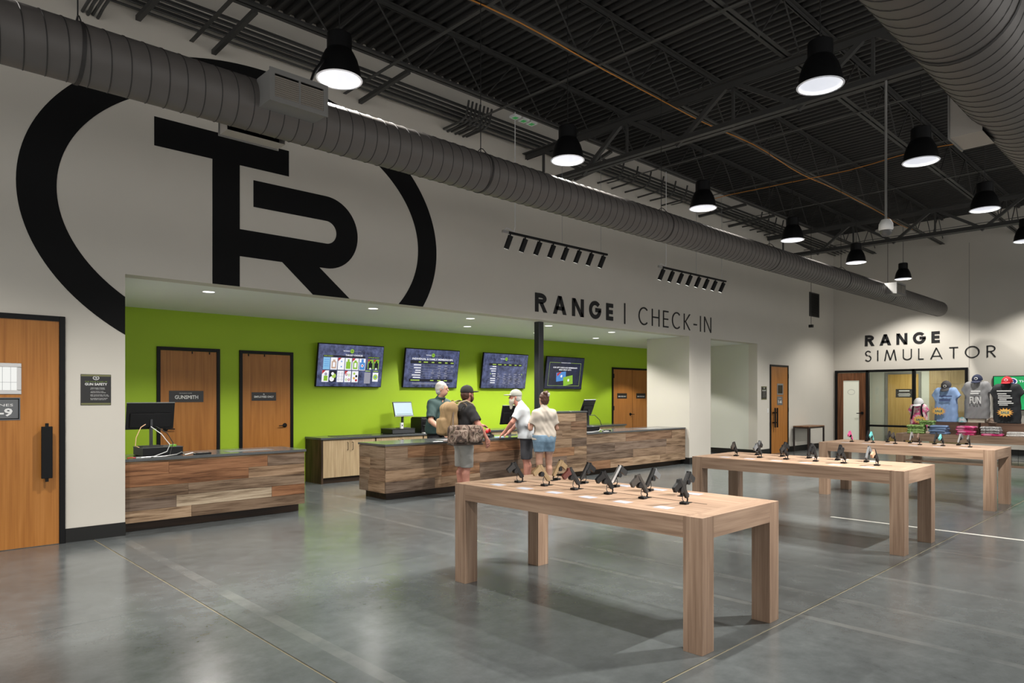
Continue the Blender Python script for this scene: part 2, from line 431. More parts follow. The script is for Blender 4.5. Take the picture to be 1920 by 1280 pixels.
def glyph(ch, w, t):
    """outline polygons of a geometric sans capital, height 1, width w, stroke t"""
    P = []
    def rect(x0, x1, y0, y1): P.append([(x0, y0), (x1, y0), (x1, y1), (x0, y1)])
    def quad(*a): P.append(list(a))
    def arc(cx, cy, rx, ry, a0, a1, n=22):
        o = ring_pts(cx, cy, rx, ry, a0, a1, n); i = ring_pts(cx, cy, rx - t, ry - t, a0, a1, n)
        for k in range(n): P.append([i[k], o[k], o[k + 1], i[k + 1]])
    td = t * 1.12
    if ch == 'R':
        bh = 0.56; ry = bh / 2; bx = w * 0.42; yc = 1 - ry
        rect(0, t, 0, 1); rect(t, bx, 1 - t, 1); rect(t, bx, 1 - bh, 1 - bh + t)
        arc(bx, yc, w * 0.94 - bx, ry, -90, 90)
        quad((w * 0.34, 1 - bh + t * .3), (w - td, 0), (w, 0), (w * 0.34 + td, 1 - bh + t * .3))
    elif ch == 'A':
        quad((0, 0), (td, 0), (w / 2 + td / 2, 1), (w / 2 - td / 2, 1)); quad((w - td, 0), (w, 0), (w / 2 + td / 2, 1), (w / 2 - td / 2, 1))
        rect(w * 0.2, w * 0.8, 0.22, 0.22 + t * 0.85)
    elif ch == 'N':
        rect(0, t, 0, 1); rect(w - t, w, 0, 1); quad((w - td, 0), (w, 0), (td, 1), (0, 1))
    elif ch == 'G':
        arc(w * 0.5, 0.5, w * 0.5, 0.52, 42, 360, 34); rect(w * 0.52, w, 0.5 - t / 2, 0.5 + t / 2)
    elif ch == 'E':
        rect(0, t, 0, 1); rect(t, w, 0, t); rect(t, w, 1 - t, 1); rect(t, w * 0.95, 0.5 - t / 2, 0.5 + t / 2)
    elif ch == 'C':
        arc(w * 0.56, 0.5, w * 0.56, 0.52, 48, 312, 30)
    elif ch == 'H':
        rect(0, t, 0, 1); rect(w - t, w, 0, 1); rect(t, w - t, 0.52 - t / 2, 0.52 + t / 2)
    elif ch == 'K':
        rect(0, t, 0, 1); quad((t, 0.47), (t + td, 0.47), (w, 1), (w - td * 1.2, 1)); quad((w - td * 1.2, 0), (w, 0), (t + td * 1.2, 0.56), (t, 0.56))
    elif ch == '-': rect(0, w, 0.36, 0.36 + t)
    elif ch == 'I': rect(0, t, 0, 1)
    elif ch == 'S':
        arc(w * 0.5, 0.745, w * 0.46, 0.255 + t * .0, 25, 262, 22); arc(w * 0.5, 0.25 + t * .22, w * 0.5, 0.25 + t * .5, -155, 84, 24)
    elif ch == 'M':
        quad((0, 0), (td, 0), (w * .2 + td * .6, 1), (w * .2 - td * .4, 1)); quad((w - td, 0), (w, 0), (w * .8 + td * .4, 1), (w * .8 - td * .6, 1))
        quad((w / 2 - td / 2, 0.05), (w / 2 + td / 2, 0.05), (w * .2 + td * .6, 1), (w * .2 - td * .4, 1)); quad((w / 2 - td / 2, 0.05), (w / 2 + td / 2, 0.05), (w * .8 + td * .4, 1), (w * .8 - td * .6, 1))
    elif ch == 'U':
        r = w / 2; rect(0, t, r * .8, 1); rect(w - t, w, r * .8, 1); arc(w / 2, r * .8, w / 2, r * .8, 180, 360)
    elif ch == 'L': rect(0, t, 0, 1); rect(t, w, 0, t)
    elif ch == 'T': rect(w / 2 - t / 2, w / 2 + t / 2, 0, 1); rect(0, w, 1 - t, 1)
    elif ch == 'O': arc(w * 0.5, 0.5, w * 0.5, 0.52, 0, 360, 40)
    return P

def lettering(parent, txt, widths, gap, x0, x1, z0, z1, t, fn, m, depth=0.012, gaps=None):
    h = z1 - z0
    tot = sum(widths) + gap * (len(txt) - 1)
    k = (x1 - x0) / tot
    x = x0
    for ch, w in zip(txt, widths):
        mb = MB()
        for poly in glyph(ch, w * k / h, t):
            mb.prism([(x + a * h, z0 + b * h) for a, b in poly], fn, depth)
        mb.build('letter', m, parent)
        x += (w + gap) * k

# ------------------------------------------------------------------ the setting
def struct(o): return tag(o, kind='structure')
XB, YB, ZT = -7.0, -7.0, 6.75
floor = struct(B(XB - .2, FX + 4, YB - .2, GY + .3, -0.15, -0.006).build('floor', M_JOINT))
tag(floor, 'polished grey concrete floor with filled saw-cut joints', None)
xs = [XB - .2, -1.69, 1.957, 5.6, 9.27, 12.9, 16.6, 20.2, FX + 4]
ys = [YB - .2, -4.6, -1.2, 2.2, 5.6, 8.78, GY + .3]
def gx(v): return 0.008 if v == 1.957 else (0.002 if v not in (xs[0], xs[-1]) else 0)
def gy(v): return 0.008 if v == 2.2 else (0.002 if v not in (ys[0], ys[-1]) else 0)
for i in range(len(xs) - 1):
    for j in range(len(ys) - 1):
        B(xs[i] + gx(xs[i]), xs[i + 1] - gx(xs[i + 1]), ys[j] + gy(ys[j]), ys[j + 1] - gy(ys[j + 1]), -0.0058, 0.0).build('slab', M_CONC, floor)
tag(B(9.35, 9.41, -1.5, 3.68, 0.0, 0.0012).build('floor_tape', M_TAPE), 'straight strip of white tape stuck to the concrete floor', 'tape')

# long wall with the opening and the passage
mb = MB()
mb.box(XB, 2.278, WY, 9.05, 0, ZT)
mb.box(2.278, 14.19, WY, 9.05, ZS, ZT)
mb.box(14.19, 15.148, WY, 9.99, 0, ZS)
mb.box(14.19, 17.54, WY, 9.05, ZS, ZT)
mb.box(17.54, FX + .15, WY, 9.05, 0, ZT)
struct(mb.build('wall_left', M_WALL))
struct(B(2.0, 17.75, GY, GY + .15, 0, ZS).build('wall_back', M_GREEN))
struct(B(1.95, 2.24, 9.05, GY, 0, ZS).build('wall_alcove', M_PALE))
struct(B(17.54, 17.75, 9.05, GY, 0, ZS).build('wall_passage', M_PALE))
struct(B(1.95, 17.75, 9.05, GY + .15, ZS, ZS + .12).build('ceiling_alcove', M_WHITE))
# far wall with the storefront opening, room behind it
mb = MB()
mb.box(FX, FX + .15, YB, 5.125, 0, ZT)
mb.box(FX, FX + .15, 5.125, 8.75, 2.4, ZT)
mb.box(FX, FX + .15, 8.75, WY, 0, ZT)
struct(mb.build('wall_far', M_WALL))
mb = MB()
mb.box(FX + .15, 26.0, 4.7, 4.85, 0, 2.75)
mb.box(FX + .15, 26.0, 9.06, 9.2, 0, 2.75)
mb.box(25.5, 25.65, 4.85, 9.06, 0, 2.75)
struct(mb.build('wall_simulator', M_PALE))
struct(B(FX + .15, 25.65, 4.7, 9.2, 2.75, 2.85).build('ceiling_simulator', M_WHITE))
# control joints in the far wall plaster
struct(B(FX - .002, FX, 5.09, 5.11, 2.4, 5.9).build('trim_1', M_BEIGEMETAL))

# baseboards
struct(B(1.69, 2.279, WY - .015, WY, 0, 0.152).build('baseboard_left', M_BASE))
mb = MB(); mb.box(14.19, 15.149, WY - .015, WY, 0, .152); mb.box(14.175, 14.19, WY - .015, 9.99, 0, .152)
struct(mb.build('baseboard_column', M_BASE))
struct(B(17.525, 17.54, WY - .015, GY, 0, .152).build('baseboard_passage', M_BASE))
mb = MB(); mb.box(17.54, 18.25, WY - .015, WY, 0, .152); mb.box(19.37, FX, WY - .015, WY, 0, .152)
struct(mb.build('baseboard_right', M_BASE))
struct(B(FX - .015, FX, YB, 5.1, 0, .152).build('baseboard_far', M_BASE))

# roof deck and steel
mb = MB()
pitch = 0.16
x = XB
prof = []
while x < FX + .2:
    prof += [(x, ZT - .06), (x + .045, ZT - .06), (x + .065, ZT), (x + .14, ZT)]
    x += pitch
n = len(prof)
vv = [(a, YB - .15, b) for a, b in prof] + [(a, 9.05, b) for a, b in prof]
mb.add(vv, [(i, i + 1, n + i + 1, n + i) for i in range(n - 1)])
ceiling = struct(mb.build('ceiling', M_DECK))
ceiling['label'] = 'black corrugated steel roof deck on open web joists'
B(XB - .15, FX + .2, YB - .15, 9.05, ZT + .06, ZT + .16).build('roof_slab', M_DECK, ceiling)

def truss_x(y, z0, z1, xa, xb, step):
    w = MB()
    k = 0; xx = xa
    while xx < xb - step * .5:
        a, b = (z0, z1) if k % 2 == 0 else (z1, z0)
        w.tube((xx, y, a + .01), (xx + step, y, b - .01), .011, n=5, cap=False)
        xx += step; k += 1
    j = w.build('roof_joist', M_STEEL, ceiling)
    for zz, nm in ((z0, 'bottom_chord'), (z1, 'top_chord')):
        c = MB()
        s = 1 if zz == z0 else -1
        for sd in (-1, 1):
            c.box(xa, xb, y + sd * .012, y + sd * .062, zz - .003 * s, zz + .003 * s) if False else c.box(xa, xb, min(y + sd * .012, y + sd * .062), max(y + sd * .012, y + sd * .062), zz - .004, zz + .004)
            c.box(xa, xb, min(y + sd * .012, y + sd * .018), max(y + sd * .012, y + sd * .018), zz, zz + .05) if s == 1 else c.box(xa, xb, min(y + sd * .012, y + sd * .018), max(y + sd * .012, y + sd * .018), zz - .05, zz)
        c.build(nm, M_STEEL, j)
for y in (7.57, 5.75, 3.95, 2.15, 0.35, -1.45, -3.25, -5.05):
    truss_x(y, 5.95, ZT - .07, XB + .05, FX - .02, 0.62)

def girder_y(x, z0, z1, ya, yb, step):
    w = MB(); k = 0; yy = ya
    while yy < yb - step * .5:
        a, b = (z0, z1) if k % 2 == 0 else (z1, z0)
        w.bar((x, yy, a + .03), (x, yy + step, b - .03), .06)
        if k % 2 == 0: w.bar((x, yy + step, z0), (x, yy + step, z1), .035)
        yy += step; k += 1
    j = w.build('roof_girder', M_STEEL, ceiling)
    for zz, nm in ((z0, 'bottom_chord'), (z1, 'top_chord')):
        c = MB()
        for sd in (-1, 1):
            c.box(min(x + sd * .015, x + sd * .1), max(x + sd * .015, x + sd * .1), ya, yb, zz - .006, zz + .006)
            c.box(min(x + sd * .015, x + sd * .025), max(x + sd * .015, x + sd * .025), ya, yb, zz, zz + (.09 if zz == z0 else -.09))
        c.build(nm, M_STEEL, j)
for gx_ in (-0.6, 8.77, 18.1):
    girder_y(gx_, 5.3, 5.93, YB + .05, WY - .02, 0.9)
# bridging angles between the joists
for bx in (3.0, 5.1, 7.06, 11.1, 13.4, 15.7, 20.4):
    B(bx - .025, bx + .025, YB + .05, WY - .02, 5.915, 5.922).build('bridging', M_STEEL, ceiling)
# kicker braces from the wall to the steel
for kx, dz in ((2.41, .1), (3.27, 0), (5.36, 0), (9.7, -.3), (10.1, -.1), (14.6, 0), (16.0, 0)):
    MB().bar((kx, WY - .01, 5.88 + dz), (kx + .02, 7.6, 5.93), .055).build('kicker_brace', M_STEEL, ceiling)

# conduits running along the top of the long wall
for i in range(9):
    y = 8.72 - .1 * (i % 5); z = 6.05 + .09 * (i // 5) + .015 * (i % 5)
    o = MB().tube((XB + .1, y, z), (FX - .05, y, z), .014, n=6).build('conduit', M_STEEL)
    tag(o, 'thin black conduit running along the top of the logo wall', 'conduit', 'conduits along the wall top')
# stub bundles of pipe through the wall
def stubs(name, lab, x0, n, z, ln, dx=.07):
    t = thing(name, lab, 'pipe', (x0, WY - .01, z))
    for i in range(n):
        mb = MB(); mb.path([(i * dx, 0, -.02 * (i % 2)), (i * dx, -ln, 0), (i * dx + .03, -ln - .08, .06), (i * dx + .05, -ln - .12, .3)], .018, 6)
        mb.build('pipe', M_STEEL, t)
stubs('pipe_stub', 'cluster of four black pipe stubs at the top left of the wall', 1.85, 4, 5.85, .22, .05)
stubs('pipe_stub', 'row of black pipe stubs below the small green-lit boxes', 6.9, 7, 5.9, .45, .08)
stubs('pipe_stub', 'row of black pipe stubs between the second and third pendant lamps', 10.8, 6, 5.86, .5, .45)
stubs('pipe_stub', 'few black pipe stubs high behind the fourth pendant lamp', 16.7, 4, 5.98, .4, .4)
# small boxes with green indicator
t = thing('indicator_box', 'three small white boxes with green faces under the roof steel', 'indicator', (7.0, 7.3, 5.72))
for i in range(3):
    b = B(i * .17, i * .17 + .13, -.06, .06, -.03, .0).build('box', M_WHITEPL, t)
    B(i * .17 + .03, i * .17 + .1, -.035, .035, -.034, -.03).build('green_face', emis('indicator_green', (.02, .25, .05), .6), b)
# orange cable strung along a joist
pts = [(x, 5.62 + .02 * sin(x * 2.1), 5.82 + .03 * sin(x * 1.3)) for x in np.arange(1.0, 20.0, .5)]
tag(MB().path(pts, .008, 5).build('power_cable', M_CABLEO), 'thin orange cable strung along the roof joist', 'cable')
pts = [(13.5 + .05 * sin(y * 3), y, 5.85 + .03 * sin(y * 2)) for y in np.arange(1.0, 8.2, .4)]
tag(MB().path(pts, .008, 5).build('power_cable', M_CABLEO), 'thin orange cable crossing between the far pendant lamps', 'cable')

# ------------------------------------------------------------------ doors, set in the walls
def nrm_wall(y0):            # flat mapping onto a wall facing -y
    return lambda a, b, t: (a, y0 - t, b)
def door_y(n, xl, xr, zt, y0, lab, frame=.05, sides=(1, 1)):
    """door in a wall facing -y; frame outer edges xl..xr, zt"""
    d = thing('door_%d' % n, lab, None, (0, 0, 0), kind='structure')
    mb = MB()
    if sides[0]: mb.box(xl, xl + frame, y0 - .03, y0 - .001, 0, zt)
    if sides[1]: mb.box(xr - frame, xr, y0 - .03, y0 - .001, 0, zt)
    mb.box(xl + frame, xr - frame, y0 - .03, y0 - .001, zt - frame, zt)
    mb.build('frame', M_FRAME, d, bevel=.003)
    B(xl + frame + .003, xr - frame - .003, y0 - .016, y0 - .001, .006, zt - frame - .003).build('leaf', M_DOOR, d)
    return d
def lever(d, x, z, y0, dr):
    mb = MB(); mb.tube((x, y0 - .016, z), (x, y0 - .03, z), .04, n=16)
    mb.tube((x, y0 - .03, z), (x, y0 - .07, z), .014, n=10)
    mb.tube((x, y0 - .065, z), (x + dr * .13, y0 - .068, z - .005), .011, .009, n=8)
    mb.build('lever_handle', M_FRAME, d, smooth=True)
def plate(d, name, a0, a1, b0, b1, y0, m, lines, border=None):
    s = B(a0, a1, y0 - .02, y0 - .0155, b0, b1).build(name, m, d)
    fn = nrm_wall(y0 - .0205)
    if border:
        mb = MB(); w = (a1 - a0) * .03
        for r in ((a0 + w, a1 - w, b1 - 2 * w, b1 - w), (a0 + w, a1 - w, b0 + w, b0 + 2 * w), (a0 + w, a0 + 2 * w, b0 + w, b1 - w), (a1 - 2 * w, a1 - w, b0 + w, b1 - w)):
            flat_rect(mb, fn, *r, 0)
        mb.build('border', border, s)
    for tx, cx, cz, h, w, bold, m2 in lines:
        flat_text('lettering', tx, h, m2, s, fn, cx, cz, w, bold)
    return s

# door at the left edge of the photograph
d = door_y(1, .71, 1.686, 2.46, WY, 'tall orange-brown wooden door in black frame at the left', .054)
wf = MB()
for r in ((.95, 1.294, 1.90, 1.942), (.95, 1.294, 1.617, 1.66), (.95, .99, 1.66, 1.90), (1.254, 1.294, 1.66, 1.90)): wf.box(r[0], r[1], WY - .024, WY - .016, r[2], r[3])
w = wf.build('window_frame', M_SILVER, d, bevel=.004)
B(.99, 1.254, WY - .018, WY - .0165, 1.66, 1.90).build('pane', emis('lit_window_white', (.9, .9, .86), .95), w)
mb = MB()
for gxx in (1.06, 1.13, 1.2): mb.box(gxx, gxx + .003, WY - .019, WY - .018, 1.66, 1.9)
mb.box(.99, 1.254, WY - .019, WY - .018, 1.74, 1.743)
mb.build('grid_line', M_GREY, w)
plate(d, 'lane_sign', .96, 1.284, 1.348, 1.583, WY, M_SIGNGRY, [('LANES', 1.122, 1.505, .026, .2, .0, M_SIGNWHT), ('7-9', 1.122, 1.43, .085, .19, .03, M_SIGNWHT)], M_FRAME)
h = B(1.455, 1.555, 8.69, 8.72, .725, 1.275).build('pull_handle', M_FRAME, d, bevel=.004)
mb = MB(); mb.box(1.49, 1.52, 8.695, 8.715, .69, 1.31); mb.box(1.49, 1.52, 8.715, WY - .016, .78, .81); mb.box(1.49, 1.52, 8.715, WY - .016, 1.19, 1.22)
mb.build('standoff', M_FRAME, h)
# green wall doors
d = door_y(2, 3.56, 4.564, 2.4, GY, 'brown wooden door with black GUNSMITH plate in the green wall', .055)
plate(d, 'name_plate', 3.745, 4.29, 1.497, 1.685, GY, M_SIGNBLK, [('GUNSMITH', 4.018, 1.58, .062, .37, .02, M_SIGNWHT), ('THE RANGE AT AUSTIN', 4.0, 1.645, .014, .2, 0, M_SIGNWHT)])
lever(d, 3.69, 1.065, GY, 1)
mb = MB(); mb.box(4.1, 4.115, GY - .03, GY - .016, 2.3, 2.34); mb.box(4.38, 4.395, GY - .03, GY - .016, 2.3, 2.34); mb.build('closer_bracket', M_FRAME, d)
d = door_y(3, 4.897, 5.895, 2.4, GY, 'brown wooden door with black EMPLOYEES ONLY plate in the green wall', .055)
plate(d, 'name_plate', 5.115, 5.565, 1.515, 1.665, GY, M_SIGNBLK, [('EMPLOYEES ONLY', 5.34, 1.585, .036, .36, .015, M_SIGNWHT), ('R', 5.34, 1.63, .02, .03, .02, M_SIGNWHT)])
lever(d, 5.73, 1.065, GY, -1)
mb = MB(); mb.box(5.05, 5.065, GY - .03, GY - .016, 2.3, 2.34); mb.box(5.34, 5.355, GY - .03, GY - .016, 2.3, 2.34); mb.build('closer_bracket', M_FRAME, d)
d = door_y(4, 15.365, 17.25, 2.4, GY, 'double brown wooden doors at the right end of the green wall', .05)
B(16.3, 16.31, GY - .018, GY - .016, .01, 2.34).build('meeting_gap', M_FRAME, d)
for a in (15.59, 16.49):
    plate(d, 'name_plate', a, a + .45, 1.524, 1.676, GY, M_SIGNBLK, [('EMPLOYEES ONLY', a + .225, 1.585, .036, .36, .015, M_SIGNWHT)])
lever(d, 16.2, 1.075, GY, 1)
for zz in (.25, 1.2, 2.1): B(15.4, 15.44, GY - .036, GY - .03, zz, zz + .12).build('hinge', M_FRAME, d)
# tall door in the right part of the long wall
d = door_y(5, 18.25, 19.37, 2.465, WY, 'tall orange-brown wooden door beside the console table', .05)
wf = MB()
for r in ((18.66, 19.03, 1.90, 1.945), (18.66, 19.03, 1.63, 1.67), (18.66, 18.7, 1.67, 1.90), (18.99, 19.03, 1.67, 1.90)): wf.box(r[0], r[1], WY - .024, WY - .016, r[2], r[3])
w = wf.build('window_frame', M_GREY, d)
B(18.7, 18.99, WY - .018, WY - .0165, 1.67, 1.9).build('pane', mat('dark_glass', (.01, .012, .012), .1), w)
plate(d, 'lane_sign', 18.66, 19.0, 1.344, 1.585, WY, M_SIGNGRY, [('LANES', 18.83, 1.53, .024, .18, 0, M_SIGNWHT), ('1-6', 18.83, 1.44, .09, .2, .03, M_SIGNWHT)])
for hx in (18.37, 18.5):
    h = B(hx, hx + .04, 8.69, 8.72, .73, 1.27).build('pull_handle', M_FRAME, d)
    mb = MB(); mb.box(hx, hx + .04, 8.72, WY - .016, .85, .88); mb.box(hx, hx + .04, 8.72, WY - .016, 1.12, 1.15); mb.build('standoff', M_FRAME, h)
for zz in (.3, 1.15, 2.1): B(19.33, 19.36, WY - .036, WY - .03, zz, zz + .12).build('hinge', M_FRAME, d)

# storefront of the simulator room (in the far wall, plane x = FX)
sf = thing('window_1', 'black framed glazed storefront with a wooden door', None, (0, 0, 0), kind='structure')
fm = MB()
def vpost(ya, yb, z0=0, z1=2.4): fm.box(FX - .04, FX + .08, ya, yb, z0, z1)
vpost(8.68, 8.75); vpost(7.74, 7.82); vpost(6.46, 6.54); vpost(5.125, 5.2)
fm.box(FX - .04, FX + .08, 5.2, 8.68, 2.33, 2.4)
fm.box(FX - .04, FX + .08, 5.2, 7.74, .66, .72)
fm.box(FX - .04, FX + .08, 5.2, 7.74, 0, .08)
fm.build('frame', M_FRAME, sf, bevel=.004)
for ya, yb in ((6.54, 7.74), (5.2, 6.46)):
    for za, zb in ((.08, .66), (.72, 2.33)):
        B(FX + .01, FX + .018, ya, yb, za, zb).build('pane', M_GLASS, sf)
# its wooden door
lf = MB()
for r in ((7.83, 8.02, .01, 2.32), (8.5, 8.67, .01, 2.32), (8.02, 8.5, 2.08, 2.32), (8.02, 8.5, .01, .2)): lf.box(FX - .02, FX + .03, r[0], r[1], r[2], r[3])
lf = lf.build('door_leaf', wood('door_stile_redbrown', [(.3, (.12, .045, .017)), (.75, (.22, .09, .038))], 'z', .4, bump=.03), sf)
B(FX, FX + .01, 8.02, 8.5, .2, 2.08).build('pane', M_FROST, lf)
mb = MB()
ro = ring_pts(8.26, 1.72, .11, .085, 0, 360, 20); ri = ring_pts(8.26, 1.72, .1, .075, 0, 360, 20)
for k in range(20): mb.add([(FX - .002, *ro[k]), (FX - .002, *ro[k + 1]), (FX - .002, *ri[k + 1]), (FX - .002, *ri[k])], [(0, 1, 2, 3)])
mb.build('etched_logo', mat('etched_grey', (.45, .46, .42), .5), lf)
mb = MB(); mb.tube((FX - .02, 7.93, 1.07), (FX - .04, 7.93, 1.07), .045, n=14); mb.tube((FX - .07, 7.93, 1.07), (FX - .07, 8.08, 1.06), .012, n=8); mb.tube((FX - .03, 7.93, 1.07), (FX - .075, 7.93, 1.07), .014, n=8)
mb.build('lever_handle', M_FRAME, lf)
# what stands behind the glass
d6 = thing('door_6', 'yellow wooden door with black notice behind the storefront glass', None, (0, 0, 0), kind='structure')
mb = MB(); mb.box(25.44, 25.499, 8.1, 8.17, 0, 2.4); mb.box(25.44, 25.499, 7.09, 7.16, 0, 2.4); mb.box(25.44, 25.499, 7.16, 8.1, 2.33, 2.4)
mb.build('frame', M_GRILLE, d6)
B(25.46, 25.49, 7.165, 8.095, .01, 2.325).build('leaf', M_DOORY, d6)
s = B(25.452, 25.459, 7.33, 7.85, 1.55, 1.83).build('notice', M_SIGNBLK, d6)
mb = MB()
for r in ((7.43, 7.75, 1.75, 1.79), (7.42, 7.76, 1.67, 1.69), (7.4, 7.78, 1.63, 1.65), (7.42, 7.76, 1.59, 1.61)): mb.add([(25.451, r[0], r[2]), (25.451, r[1], r[2]), (25.451, r[1], r[3]), (25.451, r[0], r[3])], [(0, 1, 2, 3)])
mb.build('print_line', M_SIGNWHT, s)
wp = thing('trim_2', 'tan wood panelling behind the storefront glass', None, (0, 0, 0), kind='structure')
for k in range(3):
    for z0, z1 in ((.0, 1.985), (1.99, 2.7)):
        B(25.47, 25.499, 5.0 + k * .62, 5.0 + (k + 1) * .62 - .006, z0, z1).build('panel', M_PANELW, wp)

def area_light(name, loc, size, power, col, parent=None, rot=(0, 0, 0)):
    l = bpy.data.lights.new(name, 'AREA'); l.shape = 'DISK'; l.size = size; l.energy = power; l.color = col
    o = bpy.data.objects.new(name, l); link(o, parent); o.location = loc; o.rotation_euler = rot
    return o
def spot_light(name, loc, power, angle, blend, col, parent=None, rot=(0, 0, 0), rad=.05):
    l = bpy.data.lights.new(name, 'SPOT'); l.energy = power; l.color = col; l.spot_size = radians(angle); l.spot_blend = blend; l.shadow_soft_size = rad
    o = bpy.data.objects.new(name, l); link(o, parent); o.location = loc; o.rotation_euler = rot
    return o

# ------------------------------------------------------------------ recessed downlights
DL = [(3.48, 9.53), (8.10, 9.54), (10.06, 9.44), (12.07, 9.43), (8.99, 10.68), (13.04, 10.67), (6.05, 9.53), (11.0, 10.68)]
WHERE = ['near the left end of the alcove ceiling', 'left of the black column, front row', 'just right of the black column', 'front right of the alcove ceiling', 'behind the one left of the black column', 'back right of the alcove ceiling', 'between the left end and the column', 'hidden behind the black column']
for (x, y), wh in zip(DL, WHERE):
    t = thing('recessed_downlight', 'small round recessed downlight ' + wh, 'downlight', (x, y, ZS), group='recessed downlights')
    MB().lathe([(.075, 0), (.085, -.004), (.085, -.001)], n=24).build('trim_ring', M_WHITEPL, t, smooth=True)
    MB().lathe([(.0, -.002), (.074, -.002)], n=24).build('lens', M_LENS, t)
    spot_light('downlight_light', (0, 0, -.012), DOWN_W, 138, .35, LAMP_COL, t, rad=.06)
for (x, y), wh in (((15.75, 10.5), 'in the passage ceiling right of the column'),):
    t = thing('recessed_downlight', 'small round recessed downlight ' + wh, 'downlight', (x, y, ZS), group='recessed downlights')
    MB().lathe([(.075, 0), (.085, -.004), (.085, -.001)], n=24).build('trim_ring', M_WHITEPL, t, smooth=True)
    MB().lathe([(.0, -.002), (.074, -.002)], n=24).build('lens', M_LENS, t)
    spot_light('downlight_light', (0, 0, -.012), DOWN_W, 112, .25, LAMP_COL, t, rad=.06)
t = thing('ceiling_panel_light', 'flush ceiling light in the room behind the storefront', 'ceiling light', (24.2, 6.9, 2.75))
B(-.3, .3, -.6, .6, -.02, -.0).build('panel', M_LENS, t)
area_light('panel_light', (0, 0, -.03), .6, 45, (1, .95, .82), t)

# ------------------------------------------------------------------ pendant lamps
def make_pendant():
    t = thing('pendant_lamp', 'x', 'lamp')
    MB().lathe([(.212, 0), (.207, .035), (.195, .11), (.172, .19), (.135, .265), (.118, .285), (.118, .43), (.1, .445), (.0, .445)], n=32).build('shade', M_FRAME, t, smooth=True)
    MB().lathe([(.200, .004), (.196, .035), (.18, .10), (.14, .16), (.0, .175)], n=32).build('reflector', M_LAMPIN, t, smooth=True)
    MB().lathe([(.200, .004), (.216, .0), (.220, .006), (.212, .012)], n=32).build('rim', M_LAMPRIM, t, smooth=True)
    mb = MB(); mb.tube((0, 0, .44), (0, 0, 2.03), .006, n=6)
    mb.build('cord', M_RUBBER, t)
    spot_light('pendant_light', (0, 0, .105), PENDANT_W, 120, .55, LAMP_COL, t, rad=.05)
    return t
pend = make_pendant()
first = True
ORD = ['first', 'second', 'third', 'fourth', 'fifth', 'sixth', 'seventh']
for y, xs_, nm in ((5.95, (.1, 3.4, 6.7, 10.0, 13.3, 16.6, 21.1), 'row above the long duct'), (2.8, (.3, 3.6, 6.88, 10.05, 13.4, 16.7, 21.1), 'row beside the big duct')):
    vis = [x for x in xs_ if not (y > 2 and x < (3 if y > 5 else 6))]
    for x in xs_:
        o = pend if first else copy_tree(pend)
        first = False
        o.location = (x, y, 4.64) if x < 21 else (x, y + .37, 4.84)
        o['group'] = 'black high-bay pendant lamps'
        k = vis.index(x) if x in vis else -1
        o['label'] = ('black bell pendant lamp, %s nearest in the %s' % (ORD[k], nm)) if k >= 0 else 'black bell pendant lamp outside the picture, %s in the %s' % (ORD[xs_.index(x)], nm)

# ------------------------------------------------------------------ track lights
def track(x0, x1, y, z, lab, aims=None, power=None, cone=62):
    t = thing('track_light', lab, 'track light', (x0, y, z))
    L = x1 - x0
    B(0, L, -.018, .018, -.016, .016).build('rail', M_FRAME, t)
    B(-.06, .05, -.02, .02, -.02, .02).build('feed_box', M_SILVER, t)
    mb = MB(); mb.path([(-.02, 0, .02), (.02, 0, .06), (.1, 0, .05), (.18, 0, .03), (.2, 0, .1), (.2, 0, 1.87)], .007, 6)
    mb.build('feed_cable', M_CABLEW, t)
    for xx in (L * .52, L * .93): MB().tube((xx, 0, .015), (xx, 0, 1.87), .003, n=5).build('suspension_wire', M_GREY, t)
    for i in range(8):
        xx = .1 + i * (L - .2) / 7
        d = Vector((-.12, .42, -1.0)).normalized() if aims is None else (Vector(aims[i]) - Vector((x0 + xx, y, z))).normalized()
        top = Vector((xx, 0, -.06))
        a = top - d * .02; b = top + d * .19
        h = MB().tube(a, b, .042, n=16).build('spot_head', M_FRAME, t, smooth=True)
        MB().tube(b - d * .012, b + d * .001, .036, n=14).build('lens', M_LENS, h)
        MB().tube((xx, 0, -.016), (xx, 0, -.08), .012, n=8).build('stem', M_FRAME, h)
        tgt = Vector((-.05 * (i - 3.5), 1.25 + .2 * (i % 2), -3.1)).normalized() if aims is None else d
        spot_light('track_spot_light', tuple(b + d * .01), power or TRACK_W, cone, .6, LAMP_COL, t, rot=tgt.to_track_quat('-Z', 'Y').to_euler(), rad=.03)
track(7.15, 9.6, 7.6, 4.08, 'suspended black track with eight spot heads, nearer one, above the counter')
track(11.23, 13.71, 7.6, 4.08, 'suspended black track with eight spot heads, farther one, near the passage')
track(7.0, 9.45, .35, 4.08, 'added black track with spot heads brightening the display tables, outside the picture', [(4.3, 4.0, .85), (4.3, 3.3, .85), (4.3, 2.7, .85), (8.1, 4.1, .85), (8.1, 3.4, .85), (8.1, 2.8, .85), (11.9, 3.9, .85), (11.9, 3.0, .85)], 850, 34)  # extra unseen fixture, added to brighten the table tops

